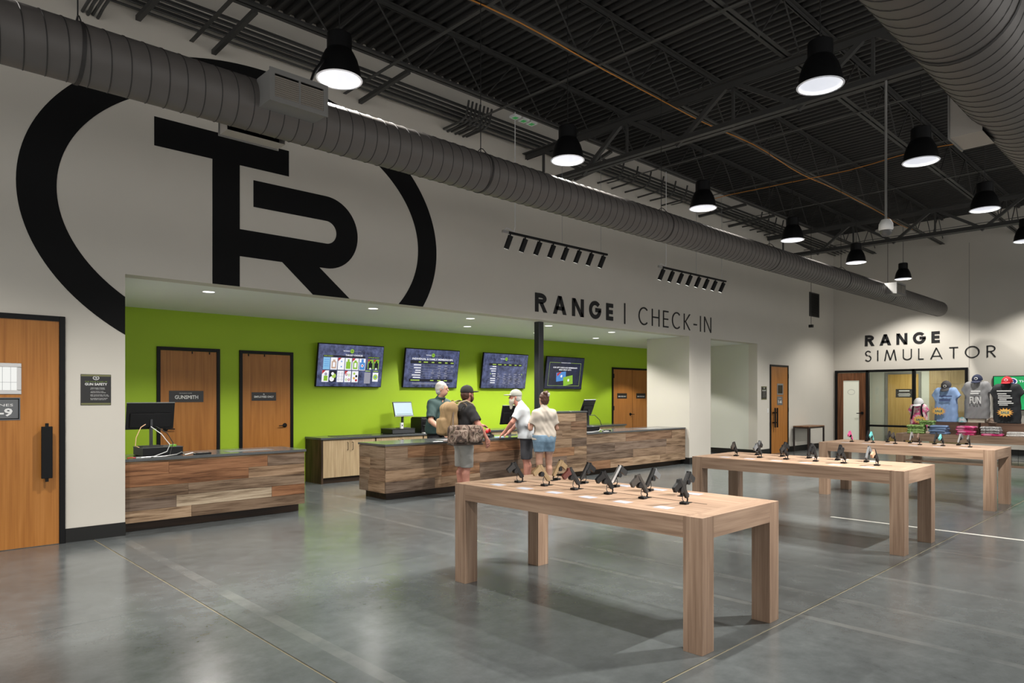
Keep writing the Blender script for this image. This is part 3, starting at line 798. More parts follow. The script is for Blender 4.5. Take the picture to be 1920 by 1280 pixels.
# ------------------------------------------------------------------ wall logo and lettering
fw = lambda a, b, t: (a, WY - .001 - t, b)
lg = thing('wall_logo', 'huge black oval ring with joined T and R painted on the beige wall', 'logo', (0, 0, 0))
mb = MB()
CXL, CZL = 4.005, 3.865
N = 160
def clipped(a):
    o = (CXL + 2.757 * cos(a), CZL + 2.007 * sin(a)); i = (CXL + 2.395 * cos(a), CZL + 1.628 * sin(a))
    return o, i
def inside(p): return p[1] >= ZS - 1e-6 or p[0] <= 2.278 + 1e-6
def seg(poly):      # clip a small convex polygon to the painted wall (above the soffit, or left of the opening)
    def clip(pl, f):
        out = []
        for k in range(len(pl)):
            p, q = pl[k], pl[(k + 1) % len(pl)]
            fp, fq = f(p), f(q)
            if fp >= 0: out.append(p)
            if fp * fq < 0:
                s = fp / (fp - fq); out.append((p[0] + s * (q[0] - p[0]), p[1] + s * (q[1] - p[1])))
        return out
    a = clip(poly, lambda p: p[1] - ZS)
    b = clip(clip(poly, lambda p: ZS - p[1]), lambda p: 2.278 - p[0])
    return [c for c in (a, b) if len(c) >= 3]
for k in range(N):
    a0, a1 = 2 * pi * k / N, 2 * pi * (k + 1) / N
    (o0, i0), (o1, i1) = clipped(a0), clipped(a1)
    for pl in seg([i0, o0, o1, i1]):
        mb.add([fw(x, z, .0015) for x, z in pl], [tuple(range(len(pl)))])
mb.build('ring', M_BLACKPAINT, lg)
mb = MB()
def fl(*pts): mb.add([fw(x, z, .0015) for x, z in pts], [tuple(range(len(pts)))])
fl((2.586, 4.555), (4.268, 4.555), (4.268, 4.9), (2.586, 4.9))
fl((3.258, ZS), (3.602, ZS), (3.602, 4.555), (3.258, 4.555))
mb.build('letter', M_BLACKPAINT, lg)
mb = MB()
fl((3.779, 4.055), (4.82, 4.055), (4.82, 4.403), (3.779, 4.403))
fl((3.602, 3.39), (4.82, 3.39), (4.82, 3.738), (3.602, 3.738))
cxr, czr = 4.82, 3.8965
ro = ring_pts(cxr, czr, .505, .5065, -90, 90, 32); ri = ring_pts(cxr, czr, .158, .1585, -90, 90, 32)
for k in range(32): fl(ri[k], ro[k], ro[k + 1], ri[k + 1])
fl((4.617, ZS), (5.193, ZS), (4.715, 3.392), (4.168, 3.392))
mb.build('letter', M_BLACKPAINT, lg)

rc = thing('wall_lettering', 'black RANGE | CHECK-IN lettering on the beige wall over the counter', 'lettering')
fw2 = lambda a, b, t: (a, WY - .001 - t, b)
lettering(rc, 'RANGE', [.68, .8, .74, .8, .48], .36, 9.015, 11.303, 3.14, 3.487, .24, fw2, M_LETTER)
B(11.68, 11.715, WY - .013, WY - .001, 3.105, 3.54).build('divider_bar', M_LETTER, rc)
lettering(rc, 'CHECK-IN', [.62, .52, .38, .62, .5, .26, .07, .58], .26, 12.186, 15.16, 3.135, 3.51, .085, fw2, M_LETTER)
sm = thing('wall_lettering', 'RANGE SIMULATOR lettering on the far wall over the storefront', 'lettering')
fx2 = lambda a, b, t: (FX - .001 - t, -a, b)
lettering(sm, 'RANGE', [.68, .8, .74, .84, .52], .36, -7.854, -5.827, 3.135, 3.468, .24, fx2, M_LETTER)
lettering(sm, 'SIMULATOR', [.52, .09, .95, .68, .4, .88, .6, .98, .6], .46, -7.854, -4.468, 2.665, 2.992, .095, fx2, M_LETTER)

# ------------------------------------------------------------------ wall signs
def wall_sign(lab, a0, a1, b0, b1, rows, olive=True):
    t = thing('wall_sign', lab, 'sign', ((a0 + a1) / 2, WY, b0))
    B(-(a1 - a0) / 2, (a1 - a0) / 2, -.006, -.0005, 0, b1 - b0).build('panel', M_SIGNBLK, t, bevel=.003)
    fn = lambda a, b, t_: (a, -.0065 - t_, b)
    W2 = (a1 - a0) / 2; Hh = b1 - b0
    if olive:
        mb = MB()
        flat_rect(mb, fn, -W2 * .97, W2 * .97, Hh * .93, Hh * .985, 0); flat_rect(mb, fn, -W2 * .97, W2 * .97, Hh * .015, Hh * .07, 0)
        mb.build('border', M_SIGNOLV, t)
    mb = MB(); ro = ring_pts(0, Hh * .88, .032, .023, 0, 360, 20); ri = ring_pts(0, Hh * .88, .025, .017, 0, 360, 20)
    for k in range(20): mb.add([fn(*ri[k], 0), fn(*ro[k], 0), fn(*ro[k + 1], 0), fn(*ri[k + 1], 0)], [(0, 1, 2, 3)])
    e = mb.build('emblem', M_SIGNWHT, t)
    flat_text('lettering', 'TR', .022, M_SIGNWHT, e, fn, 0, Hh * .88, .026, .02)
    for tx, bz, h, w, bold, m2, x in rows:
        flat_text('lettering', tx, h, m2, t, fn, x, bz, w, bold)
    return t
W_ = M_SIGNWHT; G_ = M_SIGNGRN
wall_sign('black square GUN SAFETY rules sign beside the left door', 1.834, 2.133, 1.497, 1.842,
          [('THE FOUR RULES OF', .262, .013, .22, 0, G_, 0), ('GUN SAFETY', .234, .028, .22, .03, W_, 0),
           ('TREAT EVERY FIREARM', .192, .008, .14, 0, W_, .015), ('AS IF IT WERE LOADED', .179, .008, .145, 0, W_, .015),
           ('ALWAYS POINT YOUR', .153, .008, .125, 0, W_, .01), ('FIREARM DOWN RANGE', .14, .008, .15, 0, W_, .02),
           ('KEEP YOUR FINGER OFF THE', .114, .008, .175, 0, W_, .03), ('TRIGGER UNTIL READY TO FIRE', .101, .008, .185, 0, W_, .035),
           ('BE AWARE OF YOUR TARGET', .075, .008, .17, 0, W_, .03), ('AND WHAT IS BEYOND IT', .062, .008, .155, 0, W_, .022)])
wall_sign('black square rules sign on the wall beside the far tall door', 17.76, 18.07, 1.50, 1.86,
          [('THE FOUR RULES OF', .272, .013, .22, 0, G_, 0), ('GUN SAFETY', .244, .03, .22, .03, W_, 0),
           ('TREAT EVERY FIREARM', .19, .01, .16, 0, W_, 0), ('ALWAYS POINT YOUR', .155, .01, .15, 0, W_, 0),
           ('KEEP YOUR FINGER OFF THE', .115, .01, .18, 0, W_, 0), ('BE AWARE OF YOUR TARGET', .075, .01, .18, 0, W_, 0)])
t = thing('light_switch', 'small white light switch left of the far tall door', 'switch', (18.14, WY, 1.2))
B(-.035, .035, -.006, -.0005, -.06, .06).build('plate', M_WHITEPL, t, bevel=.002); B(-.012, .012, -.01, -.006, -.03, .03).build('rocker', M_WHITEPL, t)
# return air grille
t = thing('wall_grille', 'dark louvred air grille high on the wall near the corner', 'grille', (20.81, WY, 4.0))
mb = MB(); mb.box(0, .7, -.02, -.001, 0, .03); mb.box(0, .7, -.02, -.001, .7, .73); mb.box(0, .03, -.02, -.001, .03, .7); mb.box(.67, .7, -.02, -.001, .03, .7); mb.build('frame', M_STEEL, t)
B(.03, .67, -.003, -.0005, .03, .7).build('backing', M_FRAME, t)
for i in range(16):
    MB().obox((.35, -.012, .05 + i * .041), (.64, .022, .003), Matrix.Rotation(radians(40), 3, 'X')).build('louvre', M_STEEL, t)

# ------------------------------------------------------------------ spiral ducts
def duct(lab, x0, x1, y, z, r, cap, seam):
    t = thing('spiral_duct', lab, 'duct', (0, 0, 0))
    n = 40
    pr = [(r, x0), (r, x1)]
    if cap: pr += [(r * .985, x1 + .03), (r * .9, x1 + .075), (r * .7, x1 + .11), (0, x1 + .125)]
    MB().lathe([(rr, xx) for rr, xx in pr], (0, y, z), n, 'x').build('shell', M_DUCT, t, smooth=True)
    # one continuous lock seam winding round the duct
    vv, ff = [], []
    turns = int((x1 - x0) / seam); per = 36
    for k in range(turns * per + 1):
        a = 2 * pi * k / per; xx = x0 + seam * k / per
        for dx, dr in ((-.004, .0005), (0, .0045), (.004, .0005)):
            vv.append((xx + dx, y + (r + dr) * cos(a), z + (r + dr) * sin(a)))
    for k in range(turns * per):
        for j in range(2): ff.append((k * 3 + j, k * 3 + j + 1, k * 3 + j + 4, k * 3 + j + 3))
    MB().add(vv, ff).build('spiral_seam', M_SEAM, t)
    return t
DZ, DY, DR = 4.0, 5.60, .206
ld = duct('long dark spiral duct running the length of the check-in wall', -6.5, 21.7, DY, DZ, DR, True, .127)
for x in (1.15, 4.9, 8.3, 11.6, 14.8, 17.6):
    h = MB().tube((x, DY, DZ + DR), (x, DY, 6.0), .005, n=6).build('hanger_rod', M_RUBBER, ld)
    MB().lathe([(DR + .001, -.012), (DR + .006, -.012), (DR + .006, .012), (DR + .001, .012)], (x, DY, DZ), 36, 'x').build('hanger_band', M_SEAM, ld)
    MB().path([(x, DY - .09, DZ + DR * .93), (x, DY - .04, DZ + DR + .04), (x, DY, DZ + DR + .06), (x, DY + .04, DZ + DR + .04), (x, DY + .09, DZ + DR * .93)], .005, 5).build('hanger_clip', M_RUBBER, h)
rd = duct('big dark spiral duct overhead at the upper right', -6.5, 21.5, 1.2, 4.05, .333, True, .132)
for x in (5.05, 9.6, 14.2, 18.6):
    MB().tube((x, 1.2, 4.38), (x, 1.2, 6.0), .006, n=6).build('hanger_rod', M_RUBBER, rd)
    MB().lathe([(.334, -.015), (.34, -.015), (.34, .015), (.334, .015)], (x, 1.2, 4.05), 40, 'x').build('hanger_band', M_SEAM, rd)
def register(lab, x0, x1, y0, y1, z0, z1, open_neg_y=True):
    t = thing('air_register', lab, 'air register', ((x0 + x1) / 2, (y0 + y1) / 2, z0))
    W2, D2, H = (x1 - x0) / 2, (y1 - y0) / 2, z1 - z0
    mb = MB(); mb.box(-W2, W2, -D2, D2, 0, .004); mb.box(-W2, W2, -D2, D2, H - .004, H); mb.box(-W2, -W2 + .004, -D2, D2, .004, H - .004); mb.box(W2 - .004, W2, -D2, D2, .004, H - .004)
    mb.build('box', M_GRILLE if open_neg_y else M_BEIGEMETAL, t)
    f = -1 if open_neg_y else 1
    ya, yb = (-D2 - .012, -D2) if open_neg_y else (D2, D2 + .012)
    mb = MB(); w = .03
    mb.box(-W2 - .01, W2 + .01, ya, yb, -.01, w); mb.box(-W2 - .01, W2 + .01, ya, yb, H - w, H + .01); mb.box(-W2 - .01, -W2 + w, ya, yb, w, H - w); mb.box(W2 - w, W2 + .01, ya, yb, w, H - w); mb.box(-.008, .008, ya, yb, w, H - w)
    mb.build('face_frame', M_GRILLE, t)
    B(-W2 + .004, W2 - .004, f * D2 * .5 - .002, f * D2 * .5 + .002, .004, H - .004).build('damper', M_FRAME, t)
    k = int((H - 2 * w) / .0165)
    for i in range(k):
        z = w + .009 + i * .0165
        for xa, xb in ((-W2 + w, -.008), (.008, W2 - w)):
            MB().obox(((xa + xb) / 2, (ya + yb) / 2, z), (xb - xa, .014, .0035), Matrix.Rotation(radians(25 * f), 3, 'X')).build('louvre', mat('louvre_light', (.42, .38, .33), .5), t)
    return t
register('grey louvred air register on the near side of the long duct', 2.37, 2.85, 5.2, 5.45, 3.92, 4.16)
register('beige-bottomed air register on the wall side of the long duct', 2.235, 2.74, 5.72, 5.87, 3.79, 4.05, False)
register('grey louvred air register on the far end of the long duct', 16.9, 17.5, 5.2, 5.45, 3.9, 4.15)
register('beige-bottomed air register on the side of the big duct', 6.62, 7.03, 1.4, 1.63, 3.75, 4.1, False)
# flexible conduit arching down to the near register
tag(MB().path([(2.75, 5.3, 4.16), (2.95, 5.6, 4.45), (3.2, 5.9, 4.75), (3.6, 6.3, 5.0), (4.0, 7.0, 5.2), (4.3, 7.57, 5.9)], .014, 8).build('flexible_conduit', M_RUBBER, None, smooth=True), 'black flexible conduit arching above the near air register', 'conduit')
# hanging camera
t = thing('dome_camera', 'white dome camera hanging on a long rod from the roof girder', 'camera', (8.77, 2.81, 3.5))
MB().tube((0, 0, .16), (0, 0, 1.8), .014, n=8).build('rod', M_GRILLE, t)
MB().lathe([(.0, .17), (.05, .165), (.075, .12), (.08, .06), (.07, .04)], n=20).build('housing', M_WHITEPL, t, smooth=True)
MB().lathe([(.07, .045), (.06, .0), (.035, -.025), (0, -.035)], n=20).build('dome', mat('smoked_dome', (.1, .1, .1), .1), t, smooth=True)
tag(B(17.7, 17.78, 7.4, 7.5, 3.35, 3.42).build('wall_speaker', M_FRAME), 'small black device hanging under the far end of the duct', 'device')
bpy.data.objects['wall_speaker'].location.z = 0
MB().tube((17.74, 7.45, 3.42), (17.74, 7.45, 5.96), .006, n=6).build('rod', M_RUBBER, bpy.data.objects['wall_speaker'])

# black steel column in front of the alcove
t = thing('steel_column', 'black square steel column standing behind the counter', 'column', (9.42, 9.09, 0))
B(-.065, .065, -.065, .065, 0.0, ZS).build('shaft', mat('column_black_satin', (.02, .022, .027), .3), t, bevel=.01)
B(-.075, .075, -.075, .075, 0.0, .015).build('base_plate', M_STEEL, t)

# ------------------------------------------------------------------ menu screens
M_NAVY = screen_mat('screen_navy', (.016, .02, .048), (.15, .18, .36), 1.0, 6.0)
M_NAVYD = screen_mat('screen_dark', (.006, .008, .02), (.02, .025, .07), 1.0, 4.0)
E_W = emis('screen_white', (.95, .95, 1.0), .95); E_G = emis('screen_lime', (.32, .62, .04), .8); E_Y = emis('screen_yellowgreen', (.5, .75, .12), .8)
E_K = emis('screen_black_band', (.004, .005, .015), 1.0); E_B = emis('screen_blue', (.08, .28, .7), .9); E_LB = emis('screen_pale_blue', (.25, .55, .85), .9)
E_T = emis('screen_tan', (.6, .4, .3), .9); E_R = emis('screen_red', (.6, .02, .03), .8); E_GR = emis('screen_grey', (.45, .45, .55), .7); E_O = emis('screen_orange', (.8, .45, .05), .9)
def screen(lab, cx, kind):
    t = thing('menu_screen', lab, 'screen', (cx, 11.875, 2.185))
    t.rotation_euler = (radians(8.5), 0, 0)      # top leans out from the wall
    W2, H2 = .722, .415
    B(-W2, W2, 0, .045, -H2, H2).build('housing', M_FRAME, t, bevel=.004)
    dsp = B(-W2 + .012, W2 - .012, -.002, 0, -H2 + .012, H2 - .016).build('display', M_NAVYD if kind == 3 else M_NAVY, t)
    MB().box(-.2, .2, .045, .075, -.15, .15).build('bracket', M_FRAME, t)
    fn = lambda a, b, q: (a, -.003 - q, b)
    def R(m, name, *rs, q=0.0):
        mb = MB()
        for r in rs: flat_rect(mb, fn, *r, q)
        o_ = mb.build(name, m, dsp)
        if len(rs) > 1: o_['kind'] = 'stuff'
        return o_
    def disc(m, name, x, z, r, q=.0006):
        mb = MB(); mb.add([fn(a, b, q) for a, b in ring_pts(x, z, r, r, 0, 342, 19)], [tuple(range(20))]); return mb.build(name, m, dsp)
    if kind < 3:
        disc(E_G, 'emblem', 0, .285, .042); flat_text('emblem_lettering', 'TR', .03, E_K, dsp, fn, 0, .285, .04, .02, t=.0012)
        flat_text('lettering', 'THE RANGE', .02, E_W, dsp, fn, -.125, .285, .14, .02); flat_text('lettering', 'AT AUSTIN', .016, E_GR, dsp, fn, .125, .285, .14, 0)
    if kind == 0:
        flat_text('lettering', 'TARGET CHOICES', .034, E_W, dsp, fn, .05, .205, .38, .02)
        R(E_K, 'band', (-.61, .3, .16, .195), (.36, .63, .16, .195))
        flat_text('lettering', 'PAPER TARGETS', .02, E_Y, dsp, fn, -.5, .178, .19, .01, t=.001); flat_text('lettering', 'PLATINUM TARGETS', .02, E_Y, dsp, fn, .495, .178, .25, .01, t=.001)
        cards = [(-.6, E_LB, 0), (-.445, E_W, 1), (-.29, E_W, 2), (-.135, E_W, 3), (.02, E_W, 4), (.175, E_W, 5)]
        for x, m, k in cards:
            c = R(m, 'target_card', (x, x + .14, -.08, .15), q=.001)
            if k == 0: R(E_B, 'print_line', *[(x + .02, x + .12, zz, zz + .008) for zz in (.1, .06, .02, -.02)], q=.002)
            if k in (1, 4): R(E_T if k == 1 else E_G, 'target_shape', (x + .02, x + .12, -.06, .08), (x + .045, x + .095, .08, .11), q=.002); R(E_W, 'target_shape', (x + .045, x + .095, -.03, .06), q=.003)
            if k == 2: disc(E_B, 'target_spot', x + .075, .08, .014, .002); disc(E_B, 'target_spot', x + .075, -.02, .014, .002)
            if k == 3: R(E_G, 'target_shape', (x + .02, x + .12, -.06, .08), (x + .05, x + .09, .08, .13), q=.002)
            if k == 5: R(E_B, 'target_shape', (x + .01, x + .13, -.07, .075), (x + .045, x + .095, .075, .14), q=.002); disc(E_W, 'target_spot', x + .07, .01, .03, .003); disc(E_R, 'target_spot', x + .07, .01, .016, .004)
            if k in (2, 4): mb = MB(); mb.add([fn(x, .15, .004), fn(x, .08, .004), fn(x + .07, .15, .004)], [(0, 1, 2)]); mb.build('corner_flag', E_R, dsp)
        for x, k in ((-.61, 0), (-.45, 1), (-.29, 2), (-.13, 3), (.03, 4)):
            R(E_W if k != 1 else E_K, 'target_card', (x, x + .14, -.32, -.1), q=.001)
            if k == 0: R(E_G, 'target_shape', (x + .04, x + .12, -.3, -.2), q=.002); disc(E_GR, 'target_spot', x + .08, -.17, .028, .002)
            if k == 1: disc(E_W, 'target_spot', x + .05, -.26, .05, .002); disc(E_Y, 'target_spot', x + .09, -.2, .045, .003); disc(E_W, 'target_spot', x + .06, -.16, .03, .004)
            if k == 2:
                for a in (.035, .105):
                    for b in (-.15, -.21, -.27): disc(E_GR, 'target_spot', x + a, b, .022, .002); disc(E_W, 'target_spot', x + a, b, .015, .003)
            if k == 3:
                for a, b, m in ((.04, -.17, E_R), (.1, -.18, E_Y), (.04, -.27, E_Y), (.1, -.27, E_R)): disc(m, 'target_spot', x + a, b, .024, .002); disc(E_W, 'target_spot', x + a, b, .012, .003)
            if k == 4:
                for a, b, m in ((.05, -.15, E_Y), (.1, -.2, E_K), (.05, -.24, E_O), (.1, -.28, E_R)): disc(m, 'target_spot', x + a, b, .024, .002)
            if k in (0, 3): mb = MB(); mb.add([fn(x, -.1, .004), fn(x, -.17, .004), fn(x + .07, -.1, .004)], [(0, 1, 2)]); mb.build('corner_flag', E_R, dsp)
        for x in (.37, .505):
            R(E_G, 'target_card', (x, x + .12, -.05, .14), q=.001); R(E_K, 'target_shape', (x + .015, x + .105, -.045, .07), (x + .04, x + .08, .07, .11), q=.002); disc(E_W, 'target_spot', x + .06, -.045, .02, .003)
            mb = MB(); mb.add([fn(x, .14, .004), fn(x, .08, .004), fn(x + .06, .14, .004)], [(0, 1, 2)]); mb.build('corner_flag', E_R, dsp)
        R(E_GR, 'target_card', (.31, .45, -.34, -.12), q=.001); R(E_W, 'target_card', (.5, .63, -.3, -.12), q=.001); disc(E_Y, 'target_spot', .565, -.21, .055, .002); disc(E_B, 'target_spot', .565, -.21, .018, .003)
        R(E_Y, 'print_line', (.325, .44, -.1, -.085), (.51, .62, -.1, -.085), q=.001)
    if kind == 1:
        flat_text('lettering', 'INDIVIDUAL & FAMILY MEMBERSHIPS', .04, E_W, dsp, fn, 0, .2, 1.08, .02)
        R(E_K, 'band', (-.58, .58, .1, .165), (-.58, .58, -.285, -.225))
        R(E_Y, 'print_line', *[(x, x + w, .123, .145) for x, w in ((-.37, .06), (-.24, .11), (-.03, .07), (.15, .08), (.33, .07), (.49, .08))], *[(x, x + .09, -.265, -.245) for x in (-.03, .16, .34)], (-.54, -.31, -.265, -.243), q=.001)
        R(E_W, 'print_line', *[(-.3 - w, -.3, z, z + .02) for w, z in ((.19, .06), (.18, -.0), (.14, -.055), (.15, -.1), (.22, -.155), (.19, -.205))], q=.001)
        R(E_GR, 'rule', *[(-.58, .58, z, z + .003) for z in (.04, -.02, -.072, -.122, -.172)], q=.001)
        R(E_GR, 'print_line', *[(x, x + w, z, z + .014) for z, L in ((.055, ((.15, .08), (.33, .07), (.5, .08))), (.0, ((.15, .08), (.32, .09))), (-.055, ((0, .03), (.18, .03), (.36, .03), (.53, .03))), (-.1, ((-.03, .08), (.15, .08), (.33, .07))), (-.155, ((.15, .08), (.32, .1))), (-.205, ((-.02, .04), (.17, .04), (.35, .04)))) for x, w in L], q=.001)
        R(E_GR, 'print_line', (-.5, .5, -.32, -.308), (-.5, .3, -.34, -.332), q=.001)
    if kind == 2:
        R(E_K, 'band', (-.53, .53, .12, .175), q=0)
        R(E_Y, 'print_line', *[(x, x + w, .138, .158) for x, w in ((-.42, .11), (-.25, .11), (-.06, .07), (.1, .08), (.28, .07), (.43, .08))], q=.001)
        R(E_W, 'print_line', *[(-.3 - w, -.3, z, z + .02) for w, z in ((.12, .09), (.19, .035), (.15, -.015), (.12, -.08), (.09, -.13), (.16, -.19), (.15, -.24), (.15, -.29))], q=.001)
        R(E_GR, 'print_line', *[(x, x + .05 + .04 * ((i + j) % 2), z, z + .014) for i, z in enumerate((-.08, -.13, -.19, -.24, -.29)) for j, x in enumerate((-.24, -.05, .12, .29, .45)) if not (i > 2 and j == 0)], q=.001)
        R(E_Y, 'print_line', (-.47, -.45, -.085, -.055), (.54, .56, -.085, -.055), q=.001)
        R(E_GR, 'rule', *[(-.53, .53, z, z + .003) for z in (-.155, -.21, -.262, -.315)], q=.001)
    if kind == 3:
        R(E_Y, 'border_line', (-.6, -.2, .26, .266), (.2, .6, .26, .266), (-.6, .6, -.33, -.324), (-.6, -.594, -.33, .26), (.594, .6, -.33, .26))
        flat_text('lettering', 'THE RANGE AT AUSTIN', .022, E_W, dsp, fn, 0, .263, .36, .01)
        flat_text('lettering', 'OUR GIFT CARDS AND MEMBERSHIPS', .036, E_W, dsp, fn, 0, .14, .92, .02); flat_text('lettering', 'MAKE GREAT GIFTS', .036, E_W, dsp, fn, 0, .085, .46, .02)
        def rot(x, z, w, h, a): return [(x + p * cos(a) - q * sin(a), z + p * sin(a) + q * cos(a)) for p, q in ((-w, -h), (w, -h), (w, h), (-w, h))]
        for nm, m, x, z, a, q in (('gift_card', E_B, -.13, -.09, .12, .001), ('gift_card', E_G, .15, -.19, .18, .002)):
            mb = MB(); mb.add([fn(p, r, q) for p, r in rot(x, z, .18, .115, a)], [(0, 1, 2, 3)]); mb.build(nm, m, dsp); disc(E_W, 'card_emblem', x + .01, z + .01, .035, q + .002)
        mb = MB(); mb.add([fn(-.3, -.02, .002), fn(-.27, -.09, .002), fn(-.13, .03, .002), fn(-.17, .03, .002)], [(0, 1, 2, 3)]); mb.build('ribbon', E_R, dsp)
    return t
screen('wall screen showing TARGET CHOICES with rows of target cards', 7.04, 0)
screen('wall screen showing INDIVIDUAL & FAMILY MEMBERSHIPS table', 9.01, 1)
screen('wall screen with price table just left of the black column', 11.16, 2)
screen('wall screen with blue and green gift cards right of the black column', 13.26, 3)

# ------------------------------------------------------------------ counters clad in reclaimed planks
PAL = [(.34, .19, .105), (.27, .17, .11), (.38, .26, .17), (.24, .175, .13), (.3, .215, .15), (.42, .3, .2), (.33, .16, .08), (.21, .155, .12), (.36, .25, .165), (.29, .2, .135)]
PALE = (.62, .51, .38)
def planks_x(t, x0, x1, yf, z0, z1, rows, seed, special=()):
    rn = random.Random(seed); hh = (z1 - z0) / rows
    for r in range(rows):
        x = x0
        first_ = True
        while x < x1 - 1e-4:
            ln = rn.uniform(.75, 1.9)
            if first_: ln *= rn.uniform(.4, 1); first_ = False
            xe = min(x1, x + ln)
            if x1 - xe < .3: xe = x1
            c = PAL[rn.randrange(len(PAL))]
            for (rr, xa) in special:
                if rr == r and x <= xa < xe: c = PALE
            k = rn.uniform(.85, 1.15); c = tuple(min(1, v * k) for v in c)
            pr = rn.uniform(0, .005)
            B(x + .0015, xe - .0015, yf - pr, yf + .018, z0 + r * hh + .0012, z0 + (r + 1) * hh - .0012).build('plank', M_PLANKX, t, color=c)
            x = xe
def planks_y(t, xf, y0, y1, z0, z1, rows, seed, sgn=-1):
    rn = random.Random(seed); hh = (z1 - z0) / rows
    for r in range(rows):
        y = y0
        while y < y1 - 1e-4:
            ye = min(y1, y + rn.uniform(.35, .8))
            if y1 - ye < .15: ye = y1
            c = PAL[rn.randrange(len(PAL))]
            pr = rn.uniform(0, .005)
            xa, xb = (xf - pr, xf + .018) if sgn < 0 else (xf - .018, xf + pr)
            B(xa, xb, y + .0015, ye - .0015, z0 + r * hh + .0012, z0 + (r + 1) * hh - .0012).build('plank', M_PLANKY, t, color=c)
            y = ye
YF, YK, CT = 8.9, 9.65, .862
# gunsmith desk
t = thing('reception_desk', 'low reclaimed wood desk with dark top in front of the GUNSMITH door', 'counter', (0, 0, 0))
B(2.3, 4.52, YF + .13, YK - .05, 0, .112).build('toe_kick', M_TOE, t)
B(2.3, 4.528, YF + .018, YK, .112, .825).build('carcass', M_DARKW, t)
planks_x(t, 2.3, 4.546, YF, .112, .806, 5, 3, special=((1, 2.95),))
B(2.3, 4.546, YF - .002, YF + .016, .808, .828).build('edge_strip', M_PLANKX, t, color=(.42, .26, .15))
planks_y(t, 4.546, YF + .02, YK, .112, .825, 5, 4, 1)
B(2.29, 4.565, YF - .015, YK + .02, .829, CT).build('countertop', M_QUARTZ, t, bevel=.003)
B(3.6, 4.2, 9.1, 9.35, CT, CT + .002).build('counter_mat', M_GREY, t)
# main check-in counter with a raised part
t = thing('check_in_counter', 'long reclaimed wood check-in counter with raised middle section', 'counter', (0, 0, 0))
X0, XH0, XH1, X1 = 5.87, 9.33, 10.59, 14.17
for a, b in ((X0 + .09, XH0), (9.51, X1)): B(a, b, YF + .13, YK - .05, 0, .112).build('toe_kick', M_TOE, t)
for a, b in ((X0 + .018, XH0), (9.51, X1)): B(a, b, YF + .02, YK, .112, .825).build('carcass', M_DARKW, t)
planks_x(t, X0, XH0, YF, .112, .806, 4, 11)
planks_x(t, XH1, X1, YF, .112, .806, 4, 15)
planks_x(t, XH0, XH1, YF, .112, 1.27, 7, 12)
for a, b in ((X0, XH0), (XH1, X1)): B(a, b, YF - .002, YF + .016, .808, .828).build('edge_strip', M_PLANKX, t, color=(.42, .28, .18))
planks_y(t, X0, YF + .02, YK, .112, .825, 4, 13)
B(9.51, XH1 - .018, YF + .02, YF + .3, .825, 1.27).build('raised_carcass', M_DARKW, t)
planks_y(t, XH1, YF + .02, YF + .32, CT + .002, 1.27, 3, 14, 1)
B(X0 - .015, XH0 + .0, YF - .015, YK + .02, .829, CT).build('countertop', M_QUARTZ, t, bevel=.003)
B(XH1 + .001, X1, YF - .015, YK + .02, .829, CT).build('countertop', M_QUARTZ, t, bevel=.003)
MB().box(9.51, XH1 + .015, YF - .015, YF + .35, 1.272, 1.302).box(XH0 - .015, 9.509, YF - .015, YF + .09, 1.272, 1.302).build('raised_top', M_QUARTZ, t, bevel=.003)
B(12.7, 13.4, 9.0, 9.3, CT, CT + .002).build('counter_mat', M_GREY, t)
tag(B(7.1, 7.4, 9.05, 9.27, CT, CT + .006).build('clipboard', M_GREY), 'flat grey clipboard lying on the check-in counter', 'clipboard')
# back cabinets under the green wall, each unit a thing, one continuous worktop
bx0 = 6.16
n_un = 8; uw = 1.13
UL = ['nearest the employees-only door', 'second from the left end', 'third from the left end', 'fourth from the left end', 'fifth from the left end', 'sixth from the left end', 'seventh from the left end', 'at the right end']
for i in range(n_un):
    t = thing('base_cabinet', 'light oak two-door base cabinet against the green wall, %s' % UL[i], 'cabinet', (bx0 + i * uw, 11.4, 0), group='back cabinets under the screens')
    B(.0 if i else .02, uw - .001, .02, .59, .1, .8).build('body', M_DARKW, t)
    if i == 0: B(-.02, .02, -.01, .59, 0, .8).build('side_panel', M_DARKW, t)
    B(.02, uw - .001, .03, .55, 0, .1).build('toe_kick', M_TOE, t)
    for k in range(2):
        xa = .025 + k * (uw - .03) / 2; xb = xa + (uw - .03) / 2 - .004
        dd = B(xa, xb, 0, .02, .105, .795).build('door', M_OAK, t, bevel=.002)
        hx = xb - .05 if k == 0 else xa + .05
        MB().path([(hx, 0, .74), (hx, -.03, .735), (hx, -.03, .60), (hx, 0, .595)], .006, 6).build('handle', M_FRAME, dd)
tag(B(bx0 - .03, bx0 + n_un * uw + .02, 11.375, 11.99, .802, .84).build('worktop', M_QUARTZ, None, bevel=.003), 'long dark quartz worktop on the oak cabinets under the screens', 'worktop')
tag(B(6.5, 7.3, 11.55, 11.8, .84, .846).build('paper_tray', M_DGREY), 'thin dark tray lying on the left end of the back worktop', 'tray')

